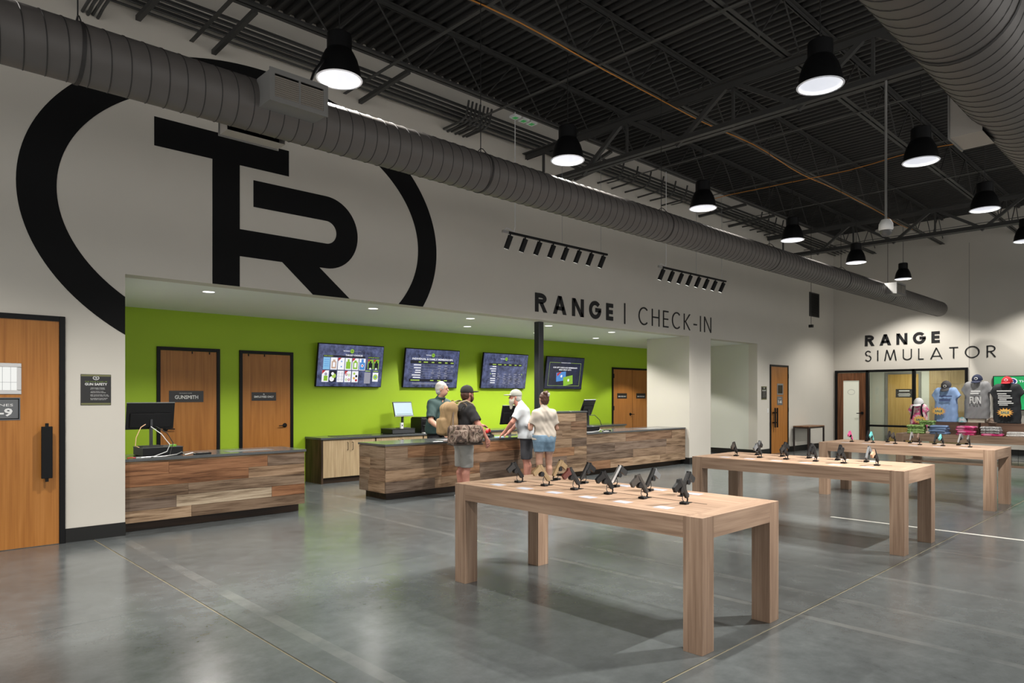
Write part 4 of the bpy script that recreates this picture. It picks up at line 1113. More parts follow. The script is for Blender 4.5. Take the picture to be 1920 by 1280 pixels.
# ------------------------------------------------------------------ computers and things on the counters
def monitor(lab, loc, rz, screen_on=False, w=.54, h=.32, tilt=10):
    """local: screen faces +y, back faces -y"""
    t = thing('monitor', lab, 'monitor', loc, rz)
    B(-.12, .12, -.09, .09, 0, .012).build('stand_base', M_DGREY, t, bevel=.004)
    MB().bar((0, -.02, .012), (0, -.015, .34), .05, .025).build('stand_post', M_DGREY, t)
    R = Matrix.Rotation(radians(tilt), 3, 'X')
    c = Vector((0, 0, .38))
    MB().obox(c, (w, .022, h), R).build('housing', M_BLACK, t, bevel=.005)
    MB().obox(c + R @ Vector((0, -.02, -.05)), (w * .86, .03, h * .55), R).build('back_bulge', M_BLACK, t, bevel=.008)
    MB().obox(c + R @ Vector((0, 0, h / 2 + .003)), (w, .024, .006), R).build('top_edge', M_GREY, t)
    p = MB().obox(c + R @ Vector((0, .0115, .006)), (w - .024, .002, h - .04), R).build('display', emis('monitor_on', (.72, .88, 1.0), .95) if screen_on else M_BLACK, t)
    if screen_on:
        MB().obox(c + R @ Vector((0, .013, -.1)), (w - .1, .001, .012), R).build('task_line', emis('monitor_grey', (.35, .5, .5), .8), p)
        MB().obox(c + R @ Vector((0, .0115, -h / 2 + .01)), (w, .004, .02), R).build('bezel', M_GREY, t)
    return t
def cash_drawer(lab, loc, rz, w=.42):
    t = thing('cash_drawer', lab, 'cash drawer', loc, rz)
    B(-w / 2, w / 2, -.2, .2, 0.005, .1).build('body', M_BLACK, t, bevel=.004)
    B(-w / 2 + .01, w / 2 - .01, .2, .206, .015, .09).build('drawer_front', M_DGREY, t)
    B(-w / 2 - .004, w / 2 + .004, -.204, .204, .1, .108).build('top_plate', M_DGREY, t)
    for a in (-1, 1): B(a * w * .42 - .015, a * w * .42 + .015, -.18, .18, 0, .005).build('foot', M_RUBBER, t)
    return t
cash_drawer('black cash drawer on the gunsmith desk', (2.78, 9.3, CT), 0, .46)
monitor('black monitor seen from behind on the gunsmith desk', (2.70, 9.33, CT + .108), .05, w=.56, h=.33)
def cables(name, lab, pts, m, r=.005):
    return tag(MB().path(pts, r, 6).build(name, m, None, smooth=True), lab, 'cable')
cables('cable', 'peach cable looping down from the gunsmith desk monitor', [(2.62, 9.25, 1.25), (2.55, 9.18, 1.22), (2.48, 9.12, 1.1), (2.46, 9.08, 1.0), (2.5, 9.07, .98)], M_CABLEY)
cables('cable', 'white cable drooping behind the gunsmith desk monitor', [(2.68, 9.24, 1.22), (2.76, 9.1, 1.13), (2.84, 9.05, 1.0), (2.8, 9.03, .92), (2.65, 9.02, CT + .006), (2.45, 9.01, CT + .006)], M_CABLEW)
cables('cable', 'black cable drooping behind the gunsmith desk monitor', [(2.74, 9.24, 1.22), (2.82, 9.09, 1.14), (2.88, 9.06, 1.02), (2.82, 9.0, CT + .006), (2.6, 8.97, CT + .006)], M_RUBBER)
cables('cable', 'silver cable tangled along the front of the gunsmith desk', [(2.5, 8.98, CT + .006), (2.75, 8.97, CT + .006), (2.9, 8.99, CT + .02), (2.95, 8.96, CT + .05), (3.0, 9.0, CT + .01), (3.08, 8.97, CT + .03), (3.14, 9.0, CT + .006)], M_SILVER, .006)
cables('cable', 'red cable end at the left corner of the gunsmith desk', [(2.34, 8.95, CT + .007), (2.38, 8.97, CT + .012), (2.43, 8.96, CT + .007)], M_RED, .007)
t = thing('card_reader', 'black card reader with grey keys lying on the gunsmith desk', 'card reader', (3.22, 9.03, CT), .2)
B(-.1, .1, -.04, .04, 0, .02).build('body', M_BLACK, t, bevel=.004); B(-.06, 0, -.025, .025, .02, .023).build('keypad', M_GREY, t); B(.02, .08, -.02, .02, .02, .022).build('display', M_SILVER, t)
t = thing('green_tape_roll', 'small roll of green tape on the gunsmith cash drawer', 'tape roll', (2.92, 9.2, CT + .108))
MB().lathe([(.025, 0), (.042, 0), (.042, .022), (.025, .022), (.025, 0)], n=20).build('tape', mat('tape_green', (.2, .5, .05), .5), t, smooth=True); MB().lathe([(.021, 0), (.0245, 0), (.0245, .022), (.021, .022), (.021, 0)], n=20).build('core', M_WHITEPL, t)
# workstation on the back worktop
cash_drawer('black cash drawer on the back worktop under the lit monitor', (7.98, 11.65, .84), pi, .55)
monitor('lit monitor with white page on the back worktop', (8.08, 11.62, .948), pi + .12, True, .50, .30, 14)
def printer(lab, loc, rz, w, d, h, m):
    t = thing('printer', lab, 'printer', loc, rz)
    B(-w / 2, w / 2, -d / 2, d / 2, 0, h).build('body', m, t, bevel=.012)
    B(-w * .42, w * .42, -d / 2 - .01, -d / 2 + .02, h * .62, h * .78).build('output_slot', M_FRAME, t)
    B(-w * .42, w * .42, -d / 2 - .03, -d / 2, h * .5, h * .54).build('output_tray', M_DGREY, t)
    B(-w * .48, w * .48, -d * .45, d * .45, h, h + .025).build('lid', M_BLACK, t, bevel=.006)
    return t
printer('black multifunction printer on the back worktop right of the lit monitor', (8.62, 11.65, .84), 0, .40, .38, .30, M_BLACK)
printer('grey desktop printer on the back worktop behind the employee', (9.0, 11.6, .84), 0, .27, .34, .24, M_DGREY)
tag(MB().lathe([(0, 0), (.045, 0), (.04, .012), (.02, .02), (0, .022)], n=16).build('computer_mouse', M_SILVER, None, smooth=True), 'silver mouse on the back worktop before the printer', 'mouse')
bpy.data.objects['computer_mouse'].location = (8.45, 11.42, .84)
t = thing('leaf_sticker_box', 'small white phone dock under the lit monitor', 'phone dock', (7.93, 11.45, .948))
B(-.03, .03, -.02, .02, 0, .12).build('body', M_WHITEPL, t, bevel=.004); B(-.01, .01, -.023, -.02, .05, .08).build('button', M_BLACK, t)
# monitor beside the bearded man, and the right hand workstation
monitor('black monitor seen from behind beside the bearded man', (8.98, 9.45, CT), .05, w=.42, h=.36, tilt=12)
cash_drawer('black cash drawer at the right of the raised counter section', (10.98, 9.28, CT), 0, .5)
monitor('dark grey monitor seen from behind right of the raised section', (11.16, 9.36, CT + .108), .15, w=.46, h=.36, tilt=22)
cables('cable', 'black cable arching from the right monitor to the cash drawer', [(11.05, 9.25, 1.2), (11.15, 9.15, 1.2), (11.25, 9.1, 1.1), (11.28, 9.08, .99)], M_RUBBER, .008)
cables('cable', 'white cable lying along the counter beside the right cash drawer', [(10.7, 9.04, CT + .006), (10.9, 9.02, CT + .006), (11.1, 9.0, CT + .02), (11.2, 9.05, CT + .05), (11.3, 9.03, CT + .006), (11.45, 9.02, CT + .006)], M_CABLEW, .006)
cables('cable', 'peach cable rising behind the raised counter section', [(10.74, 9.1, .99), (10.8, 9.15, 1.12), (10.86, 9.2, 1.2)], M_CABLEY, .007)
t = thing('card_reader', 'black card reader on the counter right of the raised section', 'card reader', (11.45, 9.08, CT), 0)
B(-.1, .1, -.04, .04, 0, .025).build('body', M_BLACK, t, bevel=.004); B(-.05, .05, -.025, .025, .025, .028).build('keypad', M_DGREY, t)
t = thing('tape_dispenser', 'red and black tape dispenser on the check-in counter', 'tape dispenser', (8.3, 9.25, CT), .4)
MB().prism([(-.12, 0), (.14, 0), (.14, .03), (.05, .05), (0, .09), (-.08, .09), (-.12, .05)], lambda a, b, q: (a, q - .03, b), .06).build('body', M_BLACK, t)
MB().lathe([(.02, -.025), (.055, -.025), (.055, .025), (.02, .025)], (-.05, 0, .1), 20, 'y', ).build('tape_roll', M_RED, t, smooth=True)
t = thing('barcode_scanner', 'black handheld barcode scanner lying on the check-in counter', 'scanner', (8.1, 9.1, CT), .3)
MB().tube((-.1, 0, .02), (.06, 0, .02), .016, .02, 10).build('grip', M_BLACK, t, smooth=True); MB().obox((.1, 0, .028), (.1, .07, .05)).build('head', M_BLACK, t, bevel=.01)
tag(B(8.28, 8.42, 8.98, 9.1, CT, CT + .012).build('cleaning_cloth', mat('cloth_light_blue', (.35, .55, .75), .8), None, bevel=.005), 'small light blue cloth on the counter by the bearded man', 'cloth')

# ------------------------------------------------------------------ display tables
TZ, TL, TT = .848, .136, .137
def display_table(lab, x0, y0, wx=1.03, wy=2.40):
    t = thing('display_table', lab, 'table', (x0, y0, 0), group='chunky ash display tables')
    top = B(TL, wx - TL, TL, wy - TL, TZ - TT, TZ).build('table_top', M_TABLE, t)
    # boards and rails making the thick top
    B(.0, TL - .0006, TL, wy - TL, TZ - TT, TZ).build('rail', M_TABLE, t); B(wx - TL + .0006, wx, TL, wy - TL, TZ - TT, TZ).build('rail', M_TABLE, t)
    B(TL, wx - TL, 0, TL - .0006, TZ - TT, TZ).build('rail', M_TABLEX, t); B(TL, wx - TL, wy - TL + .0006, wy, TZ - TT, TZ).build('rail', M_TABLEX, t)
    for a in (0, wx - TL):
        for b in (0, wy - TL):
            B(a, a + TL, b, b + TL, 0, TZ).build('leg', M_TABLEZ, t, bevel=.0015)
    B(wx / 2 - .006, wx / 2 + .002, .27, wy - .2, TZ + .0002, TZ + .0012).build('cable_groove', M_FRAME, top)
    return t
TABLES = [(3.775, 2.25), (7.58, 2.26), (11.42, 2.27)]
display_table('nearest chunky ash display table with pistols in two rows', *TABLES[0])
display_table('second ash display table with pistols, behind the nearest one', *TABLES[1])
display_table('third ash display table with pistols, in front of the clothing', *TABLES[2])
t = display_table('farthest ash table carrying folded shirts and T-shirt forms', 15.25, 2.1, 1.2, 2.6)
sh = B(.14, 1.06, .14, 2.46, .28, .32).build('lower_shelf', M_TABLE, t)
for k in range(9): B(.15, .155, .2 + k * .1, .205 + k * .1, .32, .62).build('wire_upright', M_FRAME, sh)
for zz in (.4, .5, .6): B(.148, .153, .18, 1.1, zz, zz + .006).build('wire_rail', M_FRAME, sh)

# ------------------------------------------------------------------ pistols on their stands
GM = {'black': mat('gun_black', (.006, .006, .0065), .42, spec=.3), 'dark': mat('gun_dark_grey', (.016, .0155, .0155), .42, spec=.35), 'tan': mat('gun_tan', (.2, .135, .066), .5), 'silver': mat('gun_silver', (.55, .54, .53), .3, metal=.85),
      'grey': mat('gun_grey', (.1, .105, .11), .5), 'brown': mat('grip_red_brown', (.075, .014, .008), .45), 'olive': mat('gun_brown_olive', (.035, .029, .024), .5), 'pink': mat('gun_pink', (.5, .07, .2), .5), 'teal': mat('gun_teal', (.12, .45, .45), .5), 'bronze': mat('gun_bronze', (.11, .065, .045), .45), 'flesh': mat('grip_peach', (.33, .2, .125), .5)}
def gun_mesh(name, shapes):
    mb = MB()
    for pts, w in shapes: mb.prism(pts, lambda a, b, q, w=w: (a, q - w / 2, b), w)
    me_o = mb.build(name, GM['black']); me = me_o.data; bpy.data.objects.remove(me_o)
    return me
# profile in the plane of the gun: barrel along +a, up is +b
G_SLIDE = gun_mesh('slide', [([(-.002, .0), (.2, .0), (.2, .02), (.196, .026), (.004, .026), (-.002, .022)], .022)])
G_FRAME = gun_mesh('frame', [([(-.012, -.004), (.0, -.012), (.06, -.013), (.10, -.016), (.188, -.014), (.192, 0), (-.006, 0)], .02)])
G_GRIP = gun_mesh('grip', [([(-.010, .003), (-.018, -.010), (-.006, -.032), (-.010, -.1), (-.004, -.108), (.036, -.111), (.042, -.104), (.044, -.04), (.055, -.014), (.0, -.006)], .026)])
gd = []
for k in range(8):
    a0, a1 = pi + pi * k / 8, pi + pi * (k + 1) / 8
    gd.append(([(.078 + .022 * cos(a0), -.02 + .03 * sin(a0)), (.078 + .022 * cos(a1), -.02 + .03 * sin(a1)), (.078 + .027 * cos(a1), -.02 + .035 * sin(a1)), (.078 + .027 * cos(a0), -.02 + .035 * sin(a0))], .012))
gd.append(([(.074, -.02), (.08, -.02), (.083, -.04), (.078, -.042)], .007))
G_GUARD = gun_mesh('trigger_guard', gd)
G_SIGHT = gun_mesh('sight', [([(.004, .026), (.014, .026), (.012, .033), (.005, .033)], .014), ([(.182, .026), (.19, .026), (.188, .032)], .005)])
G_OPTIC = gun_mesh('red_dot_optic', [([(.02, .029), (.065, .029), (.06, .055), (.03, .058)], .026)])
G_LOCK = gun_mesh('lock_body', [(ring_pts(.082, -.03, .024, .026, 0, 342, 19), .036)])
def mesh_obj(name, me, m, parent):
    o = bpy.data.objects.new(name, me.copy()); o.data.materials.clear(); o.data.materials.append(m)
    return link(o, parent)
TN = ['nearest table', 'second table', 'third table']
CN = {'black': 'black', 'dark': 'dark grey', 'tan': 'tan', 'silver': 'silver', 'grey': 'grey', 'brown': 'red-brown', 'olive': 'dark olive', 'pink': 'pink', 'teal': 'teal', 'bronze': 'bronze', 'flesh': 'peach'}
PL = [['leftmost', 'second from left', 'third from left', 'third from right', 'second from right', 'rightmost'], ['leftmost', 'second from left', 'middle', 'second from right', 'rightmost']]
def station(ti, k, row, slide, grip, optic=False, card=True):
    tx, ty = TABLES[ti]
    y = ty + (2.05, 1.73, 1.40, 1.06, .74, .40)[k] + (0 if row == 0 else -.13)
    d = 1 if row == 0 else -1            # muzzles lean towards the middle of the table
    bx = tx + (.47 if row == 0 else .735)
    rw = 'front row' if row == 0 else 'back row'
    loc = '%s, %s, %s' % (PL[row][k], rw, TN[ti])
    desc = CN[slide] + ' pistol' + ((' with ' + CN[grip] + ' grip') if grip != slide else '') + (' and sight on top' if optic else '')
    jit = random.uniform(-.12, .12)
    s = thing('display_stand', 'small black stand under the %s pistol, %s' % (CN[slide], loc), 'stand', (bx, y, TZ + .0002), (0 if d > 0 else pi) + jit, group='pistol stands')
    MB().box(-.035, .035, -.02, .02, 0, .004).build('base', M_FRAME, s)
    MB().path([(0, 0, .004), (.006, 0, .025), (.0, 0, .038), (-.02, 0, .05)], .006, 6).build('hook', M_FRAME, s)
    MB().box(-.085, -.04, -.02 - .022, .012, 0, .016).build('lock_puck', M_FRAME, s, bevel=.004)
    MB().path([(-.06, -.01, .016), (-.07, -.005, .035), (-.06, 0, .06), (-.055, 0, .075)], .003, 5).build('lock_cable', M_RUBBER, s)
    g = thing('pistol', '%s, %s' % (desc, loc), 'pistol', (bx, y, TZ), (0 if d > 0 else pi) + jit, group='pistols on the display tables')
    piv = bpy.data.objects.new('body', G_FRAME.copy()); piv.data.materials.clear(); piv.data.materials.append(GM[slide if slide in ('tan', 'pink', 'teal') else 'black']); link(piv, g)
    ang = radians(53); gs = .84
    # muzzle end of the gun sits on the hook
    L = .192 * gs; piv.scale = (gs, gs, gs)
    piv.name = 'frame'
    piv.rotation_euler = (0, ang, 0)
    piv.location = (-L * cos(ang) - .006, 0, .04 + L * sin(ang))
    for nm, me, mm in (('slide', G_SLIDE, GM[slide]), ('grip', G_GRIP, GM[grip]), ('trigger_guard', G_GUARD, GM['black']), ('sight', G_SIGHT, GM['black']), ('trigger_lock', G_LOCK, M_BLACK)):
        mesh_obj(nm, me, mm, piv)
    if optic: mesh_obj('optic', G_OPTIC, GM['black'], piv)
    if card:
        cxx = tx + (.18 if row == 0 else .9)
        c = B(-.045, .045, -.06, .06, 0, .0012).build('price_card', M_CARD); c.location = (cxx, y, TZ + .0002); c.rotation_euler = (0, 0, random.uniform(-.1, .1))
        tag(c, 'white price card by the pistol ' + loc, 'price card', 'price cards')
F1 = [('black', 'dark', False), ('tan', 'tan', False), ('dark', 'brown', False), ('black', 'black', False), ('olive', 'olive', False), ('dark', 'black', False)]
B1 = [('tan', 'tan', False), ('dark', 'black', False), ('silver', 'dark', False), ('dark', 'grey', False), ('dark', 'dark', False), None]
F2 = [('black', 'olive', False), ('dark', 'grey', False), ('black', 'dark', False), ('black', 'black', False), ('black', 'black', True), ('black', 'flesh', False)]
B2 = [('grey', 'dark', False), ('dark', 'black', False), ('dark', 'dark', False), ('black', 'black', False), ('grey', 'grey', False), None]
F3 = [('pink', 'pink', False), ('teal', 'teal', False), ('olive', 'olive', False), ('bronze', 'bronze', False), ('dark', 'teal', False), ('olive', 'olive', False)]
B3 = [('black', 'dark', False), ('dark', 'olive', False), ('silver', 'silver', False), ('dark', 'dark', False), ('silver', 'grey', False), None]
for ti, (fr, bk) in enumerate(((F1, B1), (F2, B2), (F3, B3))):
    for k in range(6):
        station(ti, k, 0, *fr[k])
        if bk[k]: station(ti, k, 1, *bk[k], card=(k > 1))

# console table by the far door
t = thing('console_table', 'small wooden console table with dark metal legs by the wall', 'table', (19.6, 8.3, 0))
B(0, 1.1, 0, .45, .71, .74).build('table_top', M_WALNUT, t, bevel=.004)
for a in (.0, 1.06):
    for b in (0, .41):
        B(a, a + .04, b, b + .04, 0, .709).build('leg', mat('console_metal', (.03, .022, .02), .5), t)
mb = MB(); mb.box(.04, 1.06, .01, .03, .67, .709); mb.box(.04, 1.06, .42, .44, .67, .709); mb.box(.01, .03, .04, .41, .67, .709); mb.box(1.07, 1.09, .04, .41, .67, .709)
mb.build('apron', mat('console_metal', (.03, .022, .02), .5), t)

# ------------------------------------------------------------------ smooth organic shapes (distance fields meshed on a grid)
class Field:
    def __init__(s, lo, hi, h):
        s.lo = np.array(lo, float); s.h = h
        s.n = np.ceil((np.array(hi, float) - s.lo) / h).astype(int) + 1
        s.F = np.full(s.n, 1.0, np.float32)
        s.ax = [s.lo[i] + h * np.arange(s.n[i]) for i in range(3)]
    def _sl(s, a, b, pad):
        i0 = np.maximum(np.floor((np.minimum(a, b) - pad - s.lo) / s.h).astype(int), 0)
        i1 = np.minimum(np.ceil((np.maximum(a, b) + pad - s.lo) / s.h).astype(int) + 1, s.n)
        if (i1 <= i0).any(): return None
        return tuple(slice(int(p), int(q)) for p, q in zip(i0, i1))
    def _grid(s, sl):
        return np.meshgrid(*[s.ax[i][sl[i]] for i in range(3)], indexing='ij')
    def _put(s, sl, d, k, op):
        A = s.F[sl]; d = d.astype(np.float32)
        if op == 'sub':
            s.F[sl] = np.maximum(A, -d)
        elif k > 0:
            hh = np.clip(.5 + .5 * (A - d) / k, 0, 1)
            s.F[sl] = A * (1 - hh) + d * hh - k * hh * (1 - hh)
        else:
            s.F[sl] = np.minimum(A, d)
    def cap(s, p, q, r0, r1=None, k=.02, op='add', sq=(1, 1, 1)):
        r1 = r0 if r1 is None else r1
        p = np.array(p, float); q = np.array(q, float); sq = np.array(sq, float)
        sl = s._sl(p, q, max(r0, r1) * max(1 / sq.min(), 1) + k + 3 * s.h)
        if sl is None: return s
        X, Y, Z = s._grid(sl)
        d = (q - p) * sq; L = max(d @ d, 1e-9)
        ux, uy, uz = (X - p[0]) * sq[0], (Y - p[1]) * sq[1], (Z - p[2]) * sq[2]
        t = np.clip((ux * d[0] + uy * d[1] + uz * d[2]) / L, 0, 1)
        D = np.sqrt((ux - t * d[0]) ** 2 + (uy - t * d[1]) ** 2 + (uz - t * d[2]) ** 2) - (r0 + (r1 - r0) * t)
        s._put(sl, D / sq.max(), k, op); return s
    def ell(s, c, r, k=.02, op='add', rot=None):
        c = np.array(c, float); r = np.array(r, float)
        sl = s._sl(c, c, r.max() + k + 3 * s.h)
        if sl is None: return s
        X, Y, Z = s._grid(sl)
        P = np.stack([X - c[0], Y - c[1], Z - c[2]], -1)
        if rot is not None: P = P @ np.array(rot)      # columns of rot are the local axes
        k0 = np.sqrt(((P / r) ** 2).sum(-1)); k1 = np.sqrt(((P / r ** 2) ** 2).sum(-1)) + 1e-9
        s._put(sl, k0 * (k0 - 1) / k1, k, op); return s
    def rbox(s, c, half, r, k=.0, rot=None, op='add'):
        c = np.array(c, float); half = np.array(half, float)
        sl = s._sl(c, c, np.linalg.norm(half) + k + 3 * s.h)
        if sl is None: return s
        X, Y, Z = s._grid(sl)
        P = np.stack([X - c[0], Y - c[1], Z - c[2]], -1)
        if rot is not None: P = P @ np.array(rot)
        Q = np.abs(P) - (half - r)
        D = np.sqrt((np.maximum(Q, 0) ** 2).sum(-1)) + np.minimum(Q.max(-1), 0) - r
        s._put(sl, D, k, op); return s
    def plane(s, n, off):       # keep n.x >= off
        X, Y, Z = s._grid(tuple(slice(0, int(m)) for m in s.n))
        n = np.array(n, float); n /= np.linalg.norm(n)
        s.F = np.maximum(s.F, (off - (n[0] * X + n[1] * Y + n[2] * Z)).astype(np.float32)); return s
    def wrinkle(s, amp, f1=38, f2=23):
        X, Y, Z = s._grid(tuple(slice(0, int(m)) for m in s.n))
        s.F = s.F + (amp * np.sin(f1 * Z + 7 * np.sin(9 * X) + 5 * Y) * np.sin(f2 * X + 6 * Z + 11 * Y)).astype(np.float32); return s
    def mesh(s, name, m, parent=None):
        F = np.pad(s.F, 1, constant_values=1.0); lo = s.lo - s.h
        S = F < 0
        c = np.zeros([d - 1 for d in F.shape], np.uint8)
        cor = [(i, j, k) for i in (0, 1) for j in (0, 1) for k in (0, 1)]
        for i, j, k in cor: c += S[i:i + c.shape[0], j:j + c.shape[1], k:k + c.shape[2]]
        act = (c > 0) & (c < 8)
        ijk = np.argwhere(act)
        idx = np.full(c.shape, -1, np.int64); idx[act] = np.arange(len(ijk))
        acc = np.zeros((len(ijk), 3)); cnt = np.zeros(len(ijk))
        for a in cor:
            for ax in range(3):
                if a[ax] == 1: continue
                b = list(a); b[ax] = 1
                fa = F[tuple((ijk + a).T)].astype(float); fb = F[tuple((ijk + b).T)].astype(float)
                mk = (fa < 0) != (fb < 0)
                t = np.where(mk, fa / np.where(mk, fa - fb, 1), 0)
                p = ijk + np.array(a, float); p[:, ax] += t
                acc[mk] += p[mk]; cnt[mk] += 1
        V = lo + s.h * acc / cnt[:, None]
        quads = []
        for ax in range(3):
            o1, o2 = [(1, 2), (2, 0), (0, 1)][ax]
            sh = list(F.shape); sh[ax] -= 1
            A = S[tuple(slice(0, sh[i]) for i in range(3))]
            Bq = S[tuple(slice(1 if i == ax else 0, F.shape[i]) for i in range(3))]
            for rev, mk in ((False, A & ~Bq), (True, ~A & Bq)):
                e = np.argwhere(mk)
                e = e[(e[:, o1] > 0) & (e[:, o2] > 0) & (e[:, o1] < c.shape[o1]) & (e[:, o2] < c.shape[o2])]
                q = []
                for d1, d2 in ((0, 0), (1, 0), (1, 1), (0, 1)):
                    w = e.copy(); w[:, o1] -= d1; w[:, o2] -= d2; q.append(idx[tuple(w.T)])
                q = np.stack(q, 1)
                quads.append(q[:, ::-1] if rev else q)
        Q = np.concatenate(quads); Q = Q[(Q >= 0).all(1)]
        me = bpy.data.meshes.new(name)
        me.vertices.add(len(V)); me.vertices.foreach_set('co', V.astype(np.float32).ravel())
        me.loops.add(Q.size); me.loops.foreach_set('vertex_index', Q.astype(np.int32).ravel())
        me.polygons.add(len(Q)); me.polygons.foreach_set('loop_start', np.arange(0, Q.size, 4, dtype=np.int32))
        me.polygons.foreach_set('loop_total', np.full(len(Q), 4, np.int32))
        me.polygons.foreach_set('use_smooth', np.ones(len(Q), bool))
        me.update(calc_edges=True); me.validate()
        me.materials.append(m)
        o = bpy.data.objects.new(name, me)
        return link(o, parent)

def rz3(a): return np.array([[cos(a), -sin(a), 0], [sin(a), cos(a), 0], [0, 0, 1]])
M_SKIN = mat('skin', (.46, .25, .175), .55, noise=.06, nscale=30)
M_SKINR = mat('skin_ruddy', (.5, .22, .16), .55, noise=.06, nscale=30)

def hand(F, w, d, n, k=.008):
    """five fingers: w wrist, d pointing direction, n out of the back of the hand"""
    w = np.array(w, float); d = np.array(d, float); d /= np.linalg.norm(d); n = np.array(n, float); n -= d * (n @ d); n /= np.linalg.norm(n)
    s = np.cross(d, n)
    F.cap(w, w + d * .03, .024, .028, .02)
    F.cap(w + d * .035 - s * .022, w + d * .08 - s * .026, .016, .013, .015); F.cap(w + d * .035 + s * .022, w + d * .08 + s * .026, .016, .013, .015); F.cap(w + d * .03, w + d * .085, .018, .014, .015)
    for off, ln in ((-.031, .058), (-.0105, .07), (.0105, .075), (.031, .066)):
        a = w + d * .083 + s * off; b = a + d * ln * .5 - n * .008; c = b + d * ln * .5 - n * .022
        F.cap(a, b, .0095, .009, .004); F.cap(b, c, .009, .008, .004)
    return s
def thumb(F, w, d, n, side):
    w = np.array(w, float); d = np.array(d, float); d /= np.linalg.norm(d); n = np.array(n, float); n -= d * (n @ d); n /= np.linalg.norm(n)
    s = np.cross(d, n) * side
    F.cap(w + d * .025 + s * .02, w + d * .055 + s * .05 - n * .012, .014, .011, .01); F.cap(w + d * .055 + s * .05 - n * .012, w + d * .085 + s * .056 - n * .025, .011, .009, .005)

